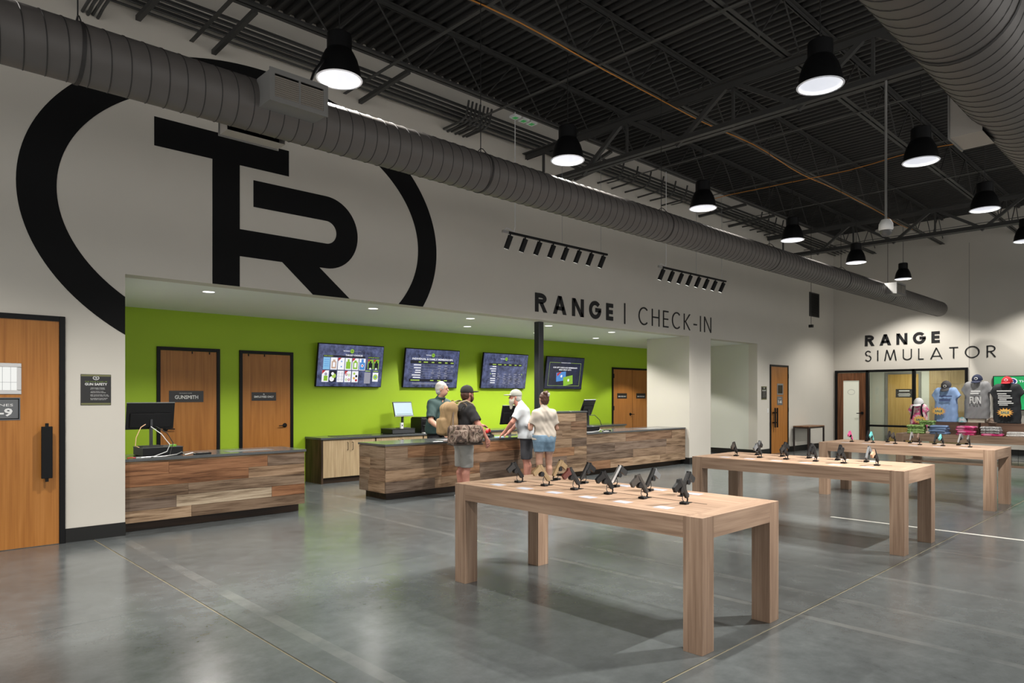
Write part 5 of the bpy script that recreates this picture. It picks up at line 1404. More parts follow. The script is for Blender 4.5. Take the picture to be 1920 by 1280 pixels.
def person(label, loc, face, height, P):
    """local frame: x to the person's right, y forward, z up; built for 1.75 m then scaled"""
    t = thing('person', label, 'person', loc, atan2(face[1], face[0]) - pi / 2)
    k = height / 1.75; t.scale = (k, k, k)
    ln = P.get('lean', 0.0); fat = P.get('fat', 1.0); slim = P.get('slim', 1.0)
    def L(x, y, z):                       # lean the trunk forward from the hips
        dz = max(0, z - .92); return (x, y + sin(ln) * dz, .92 + dz * cos(ln) if z > .92 else z)
    hc = np.array(L(0, .02, 1.625)) + np.array(P.get('head_off', (0, 0, 0)))
    hr = rz3(P.get('head_yaw', 0.0))      # positive turns the face to the person's left
    H_ = .0078
    F = Field((-.62, -.45, -.01), (.62, .75, 1.85), H_)
    def hl(x, y, z): return hc + hr @ np.array([x, y, z])
    # head and neck
    F.ell(hl(0, -.008, .02), (.074, .094, .103), .02, rot=hr); F.ell(hl(0, .03, -.055), (.056, .062, .062), .03, rot=hr)
    F.cap(hl(0, .088, .012), hl(0, .106, -.02), .010, .014, .012)
    F.cap(hl(-.02, .085, .035), hl(.02, .085, .035), .012, .012, .02); F.ell(hl(0, .088, -.055), (.024, .01, .01), .012, rot=hr)
    for sx in (-1, 1):
        F.ell(hl(sx * .076, -.008, -.005), (.010, .02, .031), .006, rot=hr); F.ell(hl(sx * .03, .095, .018), (.016, .012, .010), 0, op='sub', rot=hr); F.ell(hl(sx * .03, .082, .016), (.014, .012, .011), .002, rot=hr)
    F.cap(L(0, -.02, 1.40), hc + np.array([0, -.005, -.07]), .062, .055, .03)
    # trunk
    F.cap(L(-.10, -.005, 1.34), L(.10, -.005, 1.34), .095 * fat, k=.06); F.cap(L(-.07, 0, 1.10), L(.07, 0, 1.10), .10 * fat, k=.08); F.cap((-.08, -.005, .93), (.08, -.005, .93), .105, k=.08)
    # legs and feet
    for sx, kn, an in ((-1, P.get('kl', (-.10, .0, .49)), P.get('al', (-.10, -.02, .085))), (1, P.get('kr', (.10, .0, .49)), P.get('ar', (.10, -.02, .085)))):
        F.cap((sx * .085, 0, .88), kn, .088 * slim, .056, .05); F.cap(kn, an, .055, .038, .03); F.cap(tuple(np.array(kn) * .55 + np.array(an) * .45 + np.array([0, -.02, .06])), tuple(np.array(kn) * .4 + np.array(an) * .6), .05, .04, .04)
        F.cap((an[0], an[1] - .02, .045), (an[0] + sx * .02, an[1] + .13, .035), .038, .03, .03)
    # arms
    arms = {}
    for sd, sx in (('l', -1), ('r', 1)):
        sh = np.array(L(sx * P.get('shw', .185), -.01, 1.372)); el = np.array(P['e' + sd]); wr = np.array(P['w' + sd])
        F.cap(sh, el, .05 * P.get('arm', 1), .041 * P.get('arm', 1), .04); F.cap(el, wr, .041 * P.get('arm', 1), .028, .02); F.cap(el * .75 + wr * .25, el * .5 + wr * .5, .04 * P.get('arm', 1), .034, .02)
        d, n = P['h' + sd]; hand(F, wr, d, n); thumb(F, wr, d, n, P.get('t' + sd, 1))
        arms[sd] = (sh, el)
    F.mesh('body', P.get('skin', M_SKIN), t)
    # shirt
    S = Field((-.5, -.45, .75), (.5, .7, 1.6), .009)
    e = .018
    wst = P.get('waist', 1.0)
    S.cap(L(-.095, -.005, 1.32), L(.095, -.005, 1.32), .097 * fat + e, k=.05); S.cap(L(-.075, .005, 1.12), L(.075, .005, 1.12), .104 * fat * wst + e, k=.06)
    for sx in (-1, 1): S.cap(L(sx * .095, -.005, 1.32), L(sx * .078, .0, 1.12), .095 * fat + e, .1 * fat * wst + e, k=.03)
    for sx in (-1, 1): S.cap((sx * .07, .0, P.get('hem', .86) + .04), L(sx * .075, .0, 1.14), .106 * wst + e * .6, .1 * fat * wst + e, k=.05); S.cap(L(sx * .03, -.01, 1.44), L(sx * (P.get('shw', .185) - .02), -.01, 1.385), .05, .06, k=.05)
    hem = P.get('hem', .86)
    S.cap((-.09, .0, hem), (.09, .0, hem + .08), .118 * max(1, fat * .97) + e * .6, k=.09)
    for sd in 'lr':
        sh, el = arms[sd]
        S.cap(sh, sh + (el - sh) * P.get('sleeve', .68), .058 * P.get('arm', 1) + .012, .062 * P.get('arm', 1) + .012, .05)
    S.cap(L(0, -.028, 1.40), L(0, -.005, 1.49), .085, .062, .04)
    S.wrinkle(.0045)
    S.plane((0, 0, 1), hem)
    for sd in 'lr':                        # open sleeve ends square to the arm
        sh, el = arms[sd]; ax = (el - sh) / np.linalg.norm(el - sh); cut = sh + (el - sh) * P.get('sleeve', .68)
        S.cap(cut + ax * .06, cut + ax * .2, .085, k=0, op='sub')
    nk = np.array(L(0, .012, 1.50)); S.ell(nk + np.array([0, .035, .045]), (.07, .07, .045), 0, op='sub')
    sh_o = S.mesh('shirt', P['shirt'], t)
    if P.get('collar'):
        C = Field((-.15, -.2, 1.35), (.15, .45, 1.6), .006); c0 = np.array(L(0, .005, 1.475)); C.ell(c0, (.082, .085, .04), 0); C.ell(c0 + np.array([0, .01, .02]), (.066, .07, .06), 0, op='sub'); C.mesh('collar', P['shirt'], sh_o)
    # shorts or trousers
    T = Field((-.32, -.3, .0), (.32, .35, 1.1), .009)
    T.cap((-.085, -.005, .945), (.085, -.005, .945), .112 * P.get('hipw', 1) + .012, k=.05)
    bot = P.get('short_z', .46)
    for sx, kn, an in ((-1, P.get('kl', (-.10, .0, .49)), P.get('al', (-.10, -.02, .085))), (1, P.get('kr', (.10, .0, .49)), P.get('ar', (.10, -.02, .085)))):
        T.cap((sx * .088, 0, .87), kn, .102 * slim + .008, P.get('short_r', .085), .04)
        T.cap((sx * .075, -.06, .88), (sx * .08, -.05, .82), .075 * P.get('hipw', 1), .07, .05)
        if bot < .3: T.cap(kn, an, .078, .068, .03)
    T.wrinkle(.003, 30, 17); T.plane((0, 0, 1), bot); T.plane((0, 0, -1), -(hem + .09))
    sho = T.mesh('shorts' if bot > .3 else 'trousers', P['pants'], t)
    if P.get('fringe'):
        rn = random.Random(3); mb = MB()
        for i in range(46):
            a = 2 * pi * i / 23; sx = -1 if i < 23 else 1
            x = sx * .098 + .083 * cos(a); y = .0 + .083 * sin(a); l = rn.uniform(.01, .04)
            mb.tube((x, y, bot + .006), (x + rn.uniform(-.008, .008), y + rn.uniform(-.008, .008), bot - l), .0022, .001, 4)
        mb.build('frayed_hem', mat('denim_fray', (.5, .52, .55), .8), sho)
    if P.get('stripe'):
        mb = MB()
        rows = [(.90, .095 + .118, .0), (.75, .195, .0), (.6, .195, .0), (.47, .192, .0)]
        mb.add([p for z, x, y in rows for p in ((x - .012, y - .03, z), (x, y + .0, z), (x - .012, y + .03, z))], [(i * 3 + j, i * 3 + j + 1, i * 3 + j + 4, i * 3 + j + 3) for i in range(3) for j in range(2)])
        mb.build('side_stripe', mat('stripe_white', (.7, .7, .7), .7), sho)
    # shoes
    for sx, an in ((-1, P.get('al', (-.10, -.02, .085))), (1, P.get('ar', (.10, -.02, .085)))):
        K = Field((an[0] - .12, an[1] - .16, -.01), (an[0] + .14, an[1] + .26, .16), .008)
        K.cap((an[0], an[1] - .03, .05), (an[0] + sx * .02, an[1] + .15, .038), .05, .045, .03); K.cap((an[0], an[1] - .01, .06), (an[0], an[1] - .005, .095), .048, .046, .03); K.plane((0, 0, 1), .001)
        so = K.mesh('shoe', P['shoes'], t)
        B(an[0] - .045, an[0] + .045 + sx * .01, an[1] - .08, an[1] + .185, .0005, .018).build('sole', M_WHITEPL, so, bevel=.008)
    # eyes and mouth
    mb = MB()
    for sx in (-1, 1):
        p = hl(sx * .03, .092, .016); mb.lathe([(0, .009), (.007, .005), (.008, 0), (.007, -.005), (0, -.009)], tuple(p), 8)
    mb.build('eyes', mat('eye_dark', (.03, .02, .015), .2), t, smooth=True)
    # hair, cap, beard
    HF = Field(tuple(hc - .2), tuple(hc + .25), .006)
    if P.get('hair'):
        if P.get('cap_m'): HF.ell(hl(0, -.015, .01), (.079, .096, .085), .01, rot=hr)
        else: HF.ell(hl(0, -.02, .035), (.084, .1, .104), .01, rot=hr)
        HF.ell(hl(0, -.045, -.03), (.074, .065, .075), .03, rot=hr)
        HF.ell(hl(0, .085, -.03), (.085, .085, .1), 0, op='sub', rot=hr)
        for sx in (-1, 1): HF.ell(hl(sx * .085, .01, -.035), (.03, .03, .05), 0, op='sub', rot=hr)
        if P.get('bun'):
            HF.ell(hl(0, -.085, .105), (.05, .045, .04), .025, rot=hr); HF.ell(hl(.02, -.075, .14), (.022, .02, .02), .02, rot=hr); HF.ell(hl(-.03, -.08, .13), (.02, .02, .018), .015, rot=hr)
        HF.wrinkle(.003, 90, 70)
        ho = HF.mesh('hair', P['hair'], t)
        if P.get('bun'):
            mb = MB(); cpt = hl(.02, -.125, .09)
            for i in range(5): mb.path([tuple(cpt + np.array([.008 * (i - 2), -.008, .03])), tuple(cpt + np.array([.01 * (i - 2), -.02, .0])), tuple(cpt + np.array([.006 * (i - 2), -.008, -.035]))], .0035, 5)
            mb.build('hair_clip', mat('hair_clip_pearl', (.6, .55, .55), .3), ho)
    if P.get('cap_m'):
        CF = Field(tuple(hc - .22), tuple(hc + .28), .006)
        cy = P.get('cap_yaw', 0.0); cr = hr @ rz3(cy)
        def cl(x, y, z): return hc + cr @ np.array([x, y, z])
        CF.ell(cl(0, -.012, .045), (.092, .11, .096), .01, rot=cr)
        CF.plane((0, 0, 1), hc[2] + .02)
        CF.ell(cl(0, .125, .036), (.075, .085, .011), .008, rot=cr)
        co = CF.mesh('cap', P['cap_m'], t)
        MB().lathe([(0, .008), (.008, .005), (.009, 0)], tuple(cl(0, -.012, .138)), 10).build('cap_button', P['cap_m'], co, smooth=True)
    if P.get('beard'):
        BF = Field(tuple(hc - .28), tuple(hc + .25), .006)
        bl = P.get('beard_len', .05)
        BF.ell(hl(0, .055, -.075), (.06, .05, .05), .02, rot=hr); BF.cap(hl(0, .065, -.09), hl(0, .075, -.09 - bl), .042, .02, .03)
        for sx in (-1, 1): BF.cap(hl(sx * .062, .02, -.02), hl(sx * .045, .05, -.08), .016, .025, .02)
        BF.ell(hl(0, .09, -.042), (.035, .014, .009), .01, rot=hr); BF.ell(hl(0, .102, -.058), (.02, .012, .006), 0, op='sub', rot=hr); BF.wrinkle(.0025, 90, 80)
        BF.mesh('beard', P['beard'], t)
    return t

C_BLACK = mat('tshirt_black', (.02, .019, .021), .85, noise=.2, nscale=12); C_TEAL = mat('polo_dark_green', (.022, .05, .048), .8, noise=.25, nscale=10)
C_GSHORT = mat('shorts_grey', (.30, .29, .27), .85, noise=.1, nscale=14); C_WHITE = mat('tshirt_white', (.5, .53, .56), .85, noise=.06, nscale=10); C_CREAM = mat('tshirt_cream', (.5, .44, .375), .85, noise=.06, nscale=10)
C_DENIM = mat('denim_blue', (.16, .25, .34), .85, noise=.25, nscale=40); C_DARK = mat('shorts_charcoal', (.045, .045, .052), .8, noise=.2, nscale=10); C_TROU = mat('trousers_black', (.012, .012, .014), .8)
HAIR_W = mat('hair_white', (.4, .38, .35), .7, noise=.2, nscale=50); HAIR_B = mat('hair_brown', (.075, .028, .016), .5, noise=.4, nscale=60); BRD = mat('beard_white', (.55, .51, .42), .8, noise=.15, nscale=50); BRDB = mat('beard_brown', (.08, .03, .015), .7, noise=.3, nscale=50)
CAP_B = mat('cap_black', (.022, .02, .02), .8); CAP_G = mat('cap_grey_green', (.33, .33, .29), .8); SHOE_G = mat('shoe_grey', (.3, .3, .3), .7); SHOE_B = mat('shoe_black', (.02, .02, .02), .6)

# customer with backpack and range bag
CUST = (7.05, 8.46, 0)
cust_face = (.97, -.22)
person('man in black cap and T-shirt with grey shorts, backpack and camouflage bag', CUST, cust_face, 1.76, dict(
    lean=.06, head_yaw=.1, fat=1.14, arm=1.14, el=(-.25, .12, 1.13), wl=(-.12, .32, 1.12), hl=((.3, .95, -.1), (-.3, 0, 1)), er=(.33, .09, 1.13), wr=(.34, .22, .93), hr=((-.05, .3, -1), (1, 0, .1)), tr=-1,
    shirt=C_BLACK, pants=C_GSHORT, shoes=SHOE_G, hair=HAIR_B, cap_m=CAP_B, beard=BRDB, beard_len=.02, stripe=True, skin=M_SKINR, hem=.88, short_z=.47, short_r=.1, hipw=1.12, slim=1.05))
# woman
person('woman with pinned-up brown hair, cream T-shirt and frayed denim shorts', (8.54, 8.12, 0), (.45, .89), 1.66, dict(
    head_yaw=.25, fat=.93, waist=.84, shw=.165, arm=.92, el=(-.25, .02, 1.10), wl=(-.2, .22, 1.16), hl=((.25, .95, .1), (-.6, 0, 1)), er=(.25, .02, 1.10), wr=(.18, .22, 1.15), hr=((-.25, .95, .1), (.6, 0, 1)), tr=-1,
    shirt=C_CREAM, pants=C_DENIM, shoes=SHOE_G, hair=HAIR_B, bun=True, hem=.90, short_z=.69, short_r=.09, fringe=True, hipw=1.1, slim=1.08, kl=(-.09, .0, .49), al=(-.09, -.02, .085), kr=(.11, .05, .49), ar=(.10, .0, .085)))
# bearded man
person('man with white beard, grey cap, white T-shirt and charcoal shorts at the counter', (8.60, 8.60, 0), (-.62, .78), 1.74, dict(
    lean=.22, head_yaw=.15, head_off=(0, .03, -.02), fat=1.12, el=(-.25, .22, 1.15), wl=(-.17, .36, .98), hl=((.2, .8, -.6), (-.5, .4, 1)), er=(.25, .2, 1.10), wr=(.18, .36, .94), hr=((0, .75, -.55), (0, .4, 1)), tr=-1,
    shirt=C_WHITE, pants=C_DARK, shoes=SHOE_B, hair=HAIR_W, cap_m=CAP_G, beard=BRD, beard_len=.11, skin=M_SKINR, hem=.86, short_z=.5, short_r=.09, hipw=1.08))
# employee
person('employee with white hair in a dark green shirt behind the counter', (7.72, 10.02, 0), (.1, -.99), 1.86, dict(
    lean=.14, head_yaw=.55, fat=1.14, arm=1.08, er=(.30, .16, 1.09), wr=(.27, .40, .94), hr=((0, .7, -.5), (0, .4, 1)), tr=-1, el=(-.28, .12, 1.09), wl=(-.2, .34, .95), hl=((.1, .8, -.3), (0, .3, 1)),
    shirt=C_TEAL, collar=True, pants=C_TROU, shoes=SHOE_B, hair=HAIR_W, hem=.86, short_z=.06, sleeve=.8))

# backpack worn by the customer
fa = atan2(cust_face[1], cust_face[0]) - pi / 2
t = thing('backpack', 'tan backpack on the back of the man in the black cap', 'backpack', CUST, fa)
M_TAN = mat('backpack_tan', (.33, .215, .105), .8, noise=.15, nscale=20)
F = Field((-.3, -.55, .9), (.3, .05, 1.6), .008)
F.rbox((0, -.27, 1.22), (.16, .11, .25), .08); F.cap((-.08, -.25, 1.43), (.08, -.25, 1.43), .07, k=.06); F.rbox((0, -.39, 1.12), (.12, .05, .13), .04, k=.03); F.wrinkle(.007, 26, 19)
bp = F.mesh('bag', M_TAN, t)
for sx in (-1, 1):
    MB().path([(sx * .1, -.19, 1.42), (sx * .115, -.13, 1.50), (sx * .12, -.02, 1.525), (sx * .13, .09, 1.47), (sx * .15, .145, 1.33), (sx * .16, .12, 1.2), (sx * .17, -.05, 1.08), (sx * .14, -.2, 1.0)], .014, 6).build('shoulder_strap', mat('strap_tan', (.42, .33, .2), .8), t, smooth=True)
MB().path([(-.04, -.2, 1.47), (-.03, -.2, 1.53), (.03, -.2, 1.53), (.04, -.2, 1.47)], .008, 6).build('grab_handle', M_TAN, t, smooth=True)
MB().path([(-.15, -.28, 1.3), (-.1, -.37, 1.33), (.1, -.37, 1.33), (.15, -.28, 1.3)], .004, 5).build('zip', M_FRAME, t)
# camouflage range bag at his right hip
m, tt, p = nt('camouflage_brown'); tc = tt.nodes.new('ShaderNodeTexCoord'); nz = tt.nodes.new('ShaderNodeTexNoise'); nz.inputs['Scale'].default_value = 5.5; nz.inputs['Detail'].default_value = 4; nz.inputs['Distortion'].default_value = 2.0
cr = tt.nodes.new('ShaderNodeValToRGB'); cr.color_ramp.interpolation = 'CONSTANT'; els = cr.color_ramp.elements
els[0].position = 0; els[0].color = (.05, .032, .024, 1); els[1].position = .44; els[1].color = (.16, .105, .08, 1); e3 = els.new(.52); e3.color = (.3, .225, .18, 1); e4 = els.new(.6); e4.color = (.11, .08, .055, 1)
tt.links.new(tc.outputs['Object'], nz.inputs['Vector']); tt.links.new(nz.outputs['Fac'], cr.inputs[0]); tt.links.new(cr.outputs[0], p.inputs['Base Color']); p.inputs['Roughness'].default_value = .85
M_CAMO = m
t = thing('range_bag', 'brown camouflage bag with two pockets slung at the hip of the man', 'bag', (CUST[0] - .11, CUST[1] - .02, 0), fa)
F = Field((.0, -.45, .74), (.55, .4, 1.22), .008)
F.rbox((.27, -.04, 1.0), (.1, .27, .15), .05); F.wrinkle(.004, 30, 22)
bg = F.mesh('bag', M_CAMO, t)
for yy in (-.17, .09):
    F = Field((.25, yy - .2, .8), (.52, yy + .2, 1.15), .008); F.rbox((.38, yy, .985), (.055, .12, .1), .045); F.wrinkle(.006, 34, 26); F.mesh('pocket', M_CAMO, t)
B(.17, .39, -.3, .22, .845, .875).build('base_panel', mat('bag_base_brown', (.06, .042, .032), .8), t, bevel=.012)
MB().path([(.26, .12, 1.13), (.22, .1, 1.3), (.12, .05, 1.47), (.03, .0, 1.5), (.02, -.08, 1.48), (.14, -.18, 1.3), (.26, -.24, 1.12)], .012, 6).build('shoulder_strap', mat('strap_brown', (.12, .085, .06), .8), t, smooth=True)
# paper the couple look at
o = MB().add([(0, 0, 0), (.2, .02, -.01), (.2, .17, .02), (0, .15, .03), (0, 0, .001), (.2, .02, -.009), (.2, .17, .021), (0, .15, .031)], [(0, 1, 2, 3), (4, 5, 6, 7)]).build('paper_sheet', M_CARD)
o.location = (8.42, 8.42, 1.08); tag(o, 'sheet of white paper held out in front of the woman', 'paper')

# ------------------------------------------------------------------ clothing display
def cloth_mat(name, c, c2=None, sc=25, thr=.5):
    if c2 is None: return mat(name, c, .85, noise=.08, nscale=15)
    m, t_, p_ = nt(name); tc_ = t_.nodes.new('ShaderNodeTexCoord'); n_ = t_.nodes.new('ShaderNodeTexNoise'); n_.inputs['Scale'].default_value = sc; n_.inputs['Detail'].default_value = 4
    c_ = t_.nodes.new('ShaderNodeValToRGB'); c_.color_ramp.elements[0].position = thr - .06; c_.color_ramp.elements[1].position = thr + .06
    c_.color_ramp.elements[0].color = (*c, 1); c_.color_ramp.elements[1].color = (*c2, 1)
    t_.links.new(tc_.outputs['Object'], n_.inputs['Vector']); t_.links.new(n_.outputs['Fac'], c_.inputs[0]); t_.links.new(c_.outputs[0], p_.inputs['Base Color']); p_.inputs['Roughness'].default_value = .85
    return m
def shirt_form(lab, y, zb, h, m, capm, caplab, sc=1.0, xx=15.72, cap_tilt=.0):
    """T-shirt on a torso form; front faces -x (towards the camera)"""
    t = thing('shirt_form', lab, 'mannequin', (xx, y, zb), pi / 2)     # local +y faces -x
    k = h / .72 * sc
    S = Field((-.34, -.2, -.02), (.34, .25, .78), .008)
    for sx in (-1, -.33, .33, 1): S.cap((sx * .125, 0, .58), (sx * .13, .0, -.05), .098, .1, k=.03)
    for sx in (-1, 1):
        S.cap((sx * .15, 0, .60), (sx * .265, .0, .45), .075, .068, .05); S.cap((sx * .283, 0, .425), (sx * .36, 0, .29), .1, k=0, op='sub')
    S.cap((0, -.01, .66), (0, 0, .70), .075, .06, .05); S.wrinkle(.005); S.plane((0, 0, 1), .0); S.ell((0, .02, .76), (.075, .085, .06), 0, op='sub')
    t.scale = (k * .88, k, k)
    S.mesh('shirt', m, t)
    N_ = Field((-.1, -.1, .6), (.1, .1, .8), .008); N_.cap((0, -.01, .66), (0, -.01, .74), .055, k=0); N_.plane((0, 0, -1), -.755); N_.mesh('neck_form', M_BLACK, t)
    # cap resting on the neck
    c = thing('cap', caplab, 'cap', (xx, y, zb + .715 * k), pi / 2, group='caps on the shirt forms')
    c.rotation_euler = (cap_tilt, 0, pi / 2)
    CF = Field((-.15, -.16, -.08), (.15, .26, .14), .006)
    CF.ell((0, 0, 0.0), (.09, .105, .105), .01); CF.plane((0, 0, 1), -.012); CF.ell((0, .13, -.012), (.078, .085, .014), .01)
    CF.mesh('crown', capm, c)
    MB().lathe([(0, .008), (.008, .005), (.009, 0)], (0, 0, .103), 10).build('button', capm, c, smooth=True)
    mb = MB(); ro = ring_pts(0, .045, .03, .022, 0, 360, 18); ri = ring_pts(0, .045, .022, .015, 0, 360, 18)
    fc = lambda a, b: (a, .107 * sqrt(max(0, 1 - (a / .09) ** 2 - (b / .105) ** 2)) + .003, b)
    for q in range(18): mb.add([fc(*ri[q]), fc(*ro[q]), fc(*ro[q + 1]), fc(*ri[q + 1])], [(0, 1, 2, 3)])
    mb.build('emblem', M_SIGNWHT, c)
    return t, k
M_PINK = cloth_mat('shirt_pink_tie_dye', (.75, .12, .3), (.8, .62, .62), 14); M_BLUE = cloth_mat('shirt_light_blue', (.27, .40, .66)); M_GRY = cloth_mat('shirt_grey', (.26, .26, .265)); M_BLK = cloth_mat('shirt_black', (.018, .02, .023))
f1, k1 = shirt_form('pink tie-dye T-shirt form at the left of the clothing table', 4.42, .9, .66, M_PINK, cloth_mat('cap_white', (.62, .62, .62)), 'white cap on the pink T-shirt form', .85, cap_tilt=-.25)
f2, k2 = shirt_form('light blue T-shirt form on the wooden risers', 3.93, 1.085, .72, M_BLUE, cloth_mat('cap_dark_grey', (.055, .052, .055)), 'dark grey cap on the light blue T-shirt form', 1.0, cap_tilt=-.5)
f3, k3 = shirt_form('grey T-shirt form with white print on the wooden risers', 3.42, 1.16, .76, M_GRY, cloth_mat('cap_navy', (.012, .018, .05)), 'navy cap on the grey T-shirt form', 1.0, xx=15.78, cap_tilt=-.25)
f4, k4 = shirt_form('black T-shirt form with white print at the right of the clothing table', 2.93, 1.085, .74, M_BLK, cloth_mat('cap_red', (.5, .015, .025)), 'red cap on the black T-shirt form', 1.06, cap_tilt=-.1)
def front(a, b, q, dy=.128): return (-a, dy + q, b)      # chest plane of a form, read from the front
flat_text('lettering', 'FUN', .13, M_SIGNWHT, f3, lambda a, b, q: front(a, b, q, .136), .0, .34, .2, .02)
mb = MB()
for z, x0, x1 in ((.49, -.08, .09), (.45, -.09, .06)): mb.add([front(x0, z, 0, .137), front(x1, z, 0, .137), front(x1, z + .025, 0, .137), front(x0, z + .025, 0, .137)], [(0, 1, 2, 3)])
mb.build('print_line', M_SIGNWHT, f3)
mb = MB()
for z, x0, x1 in ((.55, -.14, .1), (.5, -.13, .02), (.465, -.12, .08), (.43, -.12, .11), (.4, -.1, .02), (.37, -.12, .1), (.34, -.12, .13), (.31, -.1, .04)):
    mb.add([front(x0, z, 0, .137), front(x1, z, 0, .137), front(x1, z + .016, 0, .137), front(x0, z + .016, 0, .137)], [(0, 1, 2, 3)])
mb.build('print_line', M_SIGNWHT, f4)
mb = MB()
for z, x0, x1 in ((.5, -.1, .15), (.435, -.1, .12), (.41, -.1, .12)):
    mb.add([front(x0, z, 0, .137), front(x1, z, 0, .137), front(x1, z + .02, 0, .137), front(x0, z + .02, 0, .137)], [(0, 1, 2, 3)])
mb.build('print_line', mat('print_navy', (.05, .07, .18), .7), f2)
MB().path([(-.1, -.09, .58), (-.115, .02, .7), (-.11, .13, .6), (-.125, .14, .45), (-.16, .1, .3)], .022, 6).build('strap', M_FRAME, f1); MB().path([(.1, -.09, .58), (.115, .02, .7), (.11, .13, .6), (.125, .14, .45), (.16, .1, .3)], .022, 6).build('strap', M_FRAME, f1)
# sale bursts
M_BURST = mat('burst_orange', (.8, .35, .06), .5); M_BURSTY = mat('burst_yellow', (.85, .55, .15), .5)
for lab, y, z, x in (('orange SALE starburst on the pink T-shirt', 4.36, 1.12, 15.57), ('orange SALE starburst on the light blue T-shirt', 4.02, 1.3, 15.56), ('orange SALE starburst on the black T-shirt', 2.93, 1.29, 15.55)):
    t = thing('sale_burst', lab, 'sale sign', (x, y, z), 0, group='SALE starbursts')
    pts = []
    for i in range(28):
        a = 2 * pi * i / 28; r = 1.0 if i % 2 == 0 else .66
        pts.append((.135 * r * cos(a), .088 * r * sin(a)))
    fn = lambda a, b, q: (-q, -a, b)
    MB().prism(pts, fn, .004).build('star', M_BURST, t)
    MB().prism([(p * .82, q * .82) for p, q in pts], lambda a, b, q: (-.004 - q, -a, b), .001).build('inner_star', M_BURSTY, t)
    flat_text('lettering', 'SALE', .045, mat('print_teal', (.02, .16, .22), .6), t, lambda a, b, q: (-.0055 - q, -a, b), 0, 0, .13, .03)
# risers
for lab, y0, y1 in (('left wooden riser box under the blue T-shirt form', 3.36, 4.12), ('right wooden riser box under the black T-shirt form', 2.5, 3.32)):
    t = thing('display_riser', lab, 'riser', (15.58, y0, TZ))
    B(0, .5, 0, y1 - y0, .21, .235).build('top_board', M_RISER, t); B(0, .02, 0, y1 - y0, 0, .209).build('front_board', M_RISER, t); B(.48, .5, 0, y1 - y0, 0, .209).build('back_board', M_RISER, t)
    B(.0205, .4795, 0, .02, 0, .209).build('side_board', M_RISER, t); B(.0205, .4795, y1 - y0 - .02, y1 - y0, 0, .209).build('side_board', M_RISER, t)
tag(B(15.7, 15.86, 3.28, 3.56, 1.083, 1.16).build('shoe_box', mat('carton_cream', (.6, .55, .45), .7), None, bevel=.003), 'cream carton under the grey T-shirt form', 'carton')
# folded shirts
def folded(lab, y, z, m, n, w=.3, d=.24, xx=15.3, grp='folded shirts on the clothing table'):
    for i in range(n):
        t = thing('folded_shirt', lab if n == 1 else lab + (', %s of its pile' % ('top', 'second', 'third', 'fourth')[n - 1 - i]), 'shirt', (xx + .16, y, z + i * .043), random.uniform(-.14, .14), group=grp)
        t.location.x += random.uniform(-.015, .015); t.location.y += random.uniform(-.015, .015)
        F = Field((-.17, -.22, -.01), (.17, .22, .06), .008); F.rbox((0, 0, .0215), (d / 2, w / 2, .0215), .021); F.wrinkle(.006, 30 + 5 * i, 17 + 3 * i); F.plane((0, 0, 1), .0015); F.mesh('fold', m, t)
        F = Field((-.17, -.22, -.01), (.17, .22, .06), .008); F.rbox((-.01, .0, .038), (d / 2 - .035, w / 2 - .05, .007), .006); F.mesh('top_fold', m, t)
M_FGRN = cloth_mat('shirt_green_pattern', (.1, .22, .03), (.4, .55, .22), 40); M_FBLU = cloth_mat('shirt_slate_blue', (.17, .25, .42)); M_FPNK = cloth_mat('shirt_hot_pink', (.65, .04, .2), (.75, .3, .45), 8); M_FCAM = cloth_mat('shirt_grey_camo', (.2, .2, .2), (.55, .54, .53), 40); M_FGRY = cloth_mat('shirt_heather_grey', (.4, .38, .37), (.6, .58, .56), 30)
folded('green patterned folded shirt', 4.38, TZ, M_FGRN, 4)
folded('green patterned folded shirt on the riser end', 4.2, TZ + .174, M_FGRN, 2, .26, .2, 15.36)
folded('slate blue folded shirt', 3.98, TZ, M_FBLU, 4)
folded('hot pink folded shirt', 3.52, TZ, M_FPNK, 4)
folded('grey camouflage folded shirt', 3.12, TZ + .043, M_FCAM, 3)
folded('pink folded shirt under the grey camouflage pile', 3.1, TZ, M_FPNK, 1, .34)
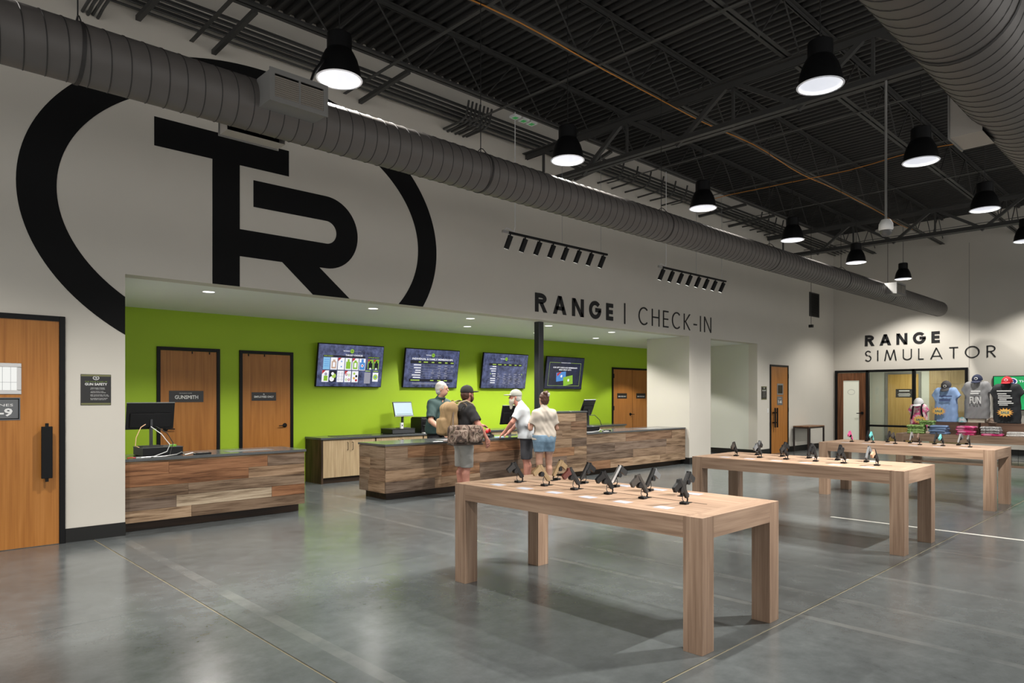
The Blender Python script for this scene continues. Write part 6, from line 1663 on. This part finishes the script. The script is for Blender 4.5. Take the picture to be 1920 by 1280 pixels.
folded('heather grey folded shirt', 2.72, TZ, M_FGRY, 2)
# small things between the forms
for lab, y, m, zz in (('teal and white rolled cap between blue and grey forms', 3.66, cloth_mat('cap_teal', (.15, .4, .42), (.5, .5, .5), 20), 1.085), ('brown furry cap between grey and black forms', 3.17, cloth_mat('cap_brown', (.1, .07, .05), (.35, .25, .2), 30), 1.085), ('dark grey cap behind the teal one', 3.78, cloth_mat('cap_slate', (.06, .075, .1)), 1.085)):
    c = thing('cap', lab, 'cap', (15.72 if y < 3.7 else 15.93, y, zz), pi / 2 + .3)
    CF = Field((-.15, -.16, -.03), (.15, .26, .14), .007); CF.ell((0, 0, .0), (.085, .1, .1), .01); CF.ell((0, .12, .008), (.075, .085, .013), .01); CF.plane((0, 0, 1), .001)
    CF.mesh('crown', m, c); MB().lathe([(0, .008), (.008, .005), (.009, 0)], (0, 0, .1), 10).build('button', m, c, smooth=True)
# green screen on the far wall
t = thing('wall_screen', 'bright green promotion screen on the far wall behind the clothing', 'screen', (FX, 3.70, 1.68))
B(-.06, -.001, -.83, .83, -.465, .465).build('housing', M_FRAME, t, bevel=.004)
dsp = B(-.063, -.06, -.81, .81, -.445, .445).build('display', screen_mat('screen_green', (.0, .3, .07), (.01, .55, .16), .9, 2.0), t)
fg = lambda a, b, q: (-.064 - q, -a, b)
mb = MB(); mb.add([fg(a, b, 0) for a, b in ring_pts(-.42, .31, .14, .1, 0, 348, 29)], [tuple(range(30))]); em = mb.build('emblem', E_W, dsp)
mb = MB(); mb.add([fg(a, b, .001) for a, b in ring_pts(-.42, .31, .115, .078, 0, 348, 29)], [tuple(range(30))]); mb.build('emblem_fill', emis('screen_navy_flat', (.02, .04, .2), .8), em)
flat_text('lettering', 'TR', .09, E_W, em, fg, -.42, .31, .13, .03, t=.002)
flat_text('lettering', 'THE RANGE', .06, E_W, dsp, fg, .05, .31, .6, .02, t=.001)
flat_text('lettering', 'JUNE', .08, E_W, dsp, fg, .1, .12, .5, .02, t=.001)
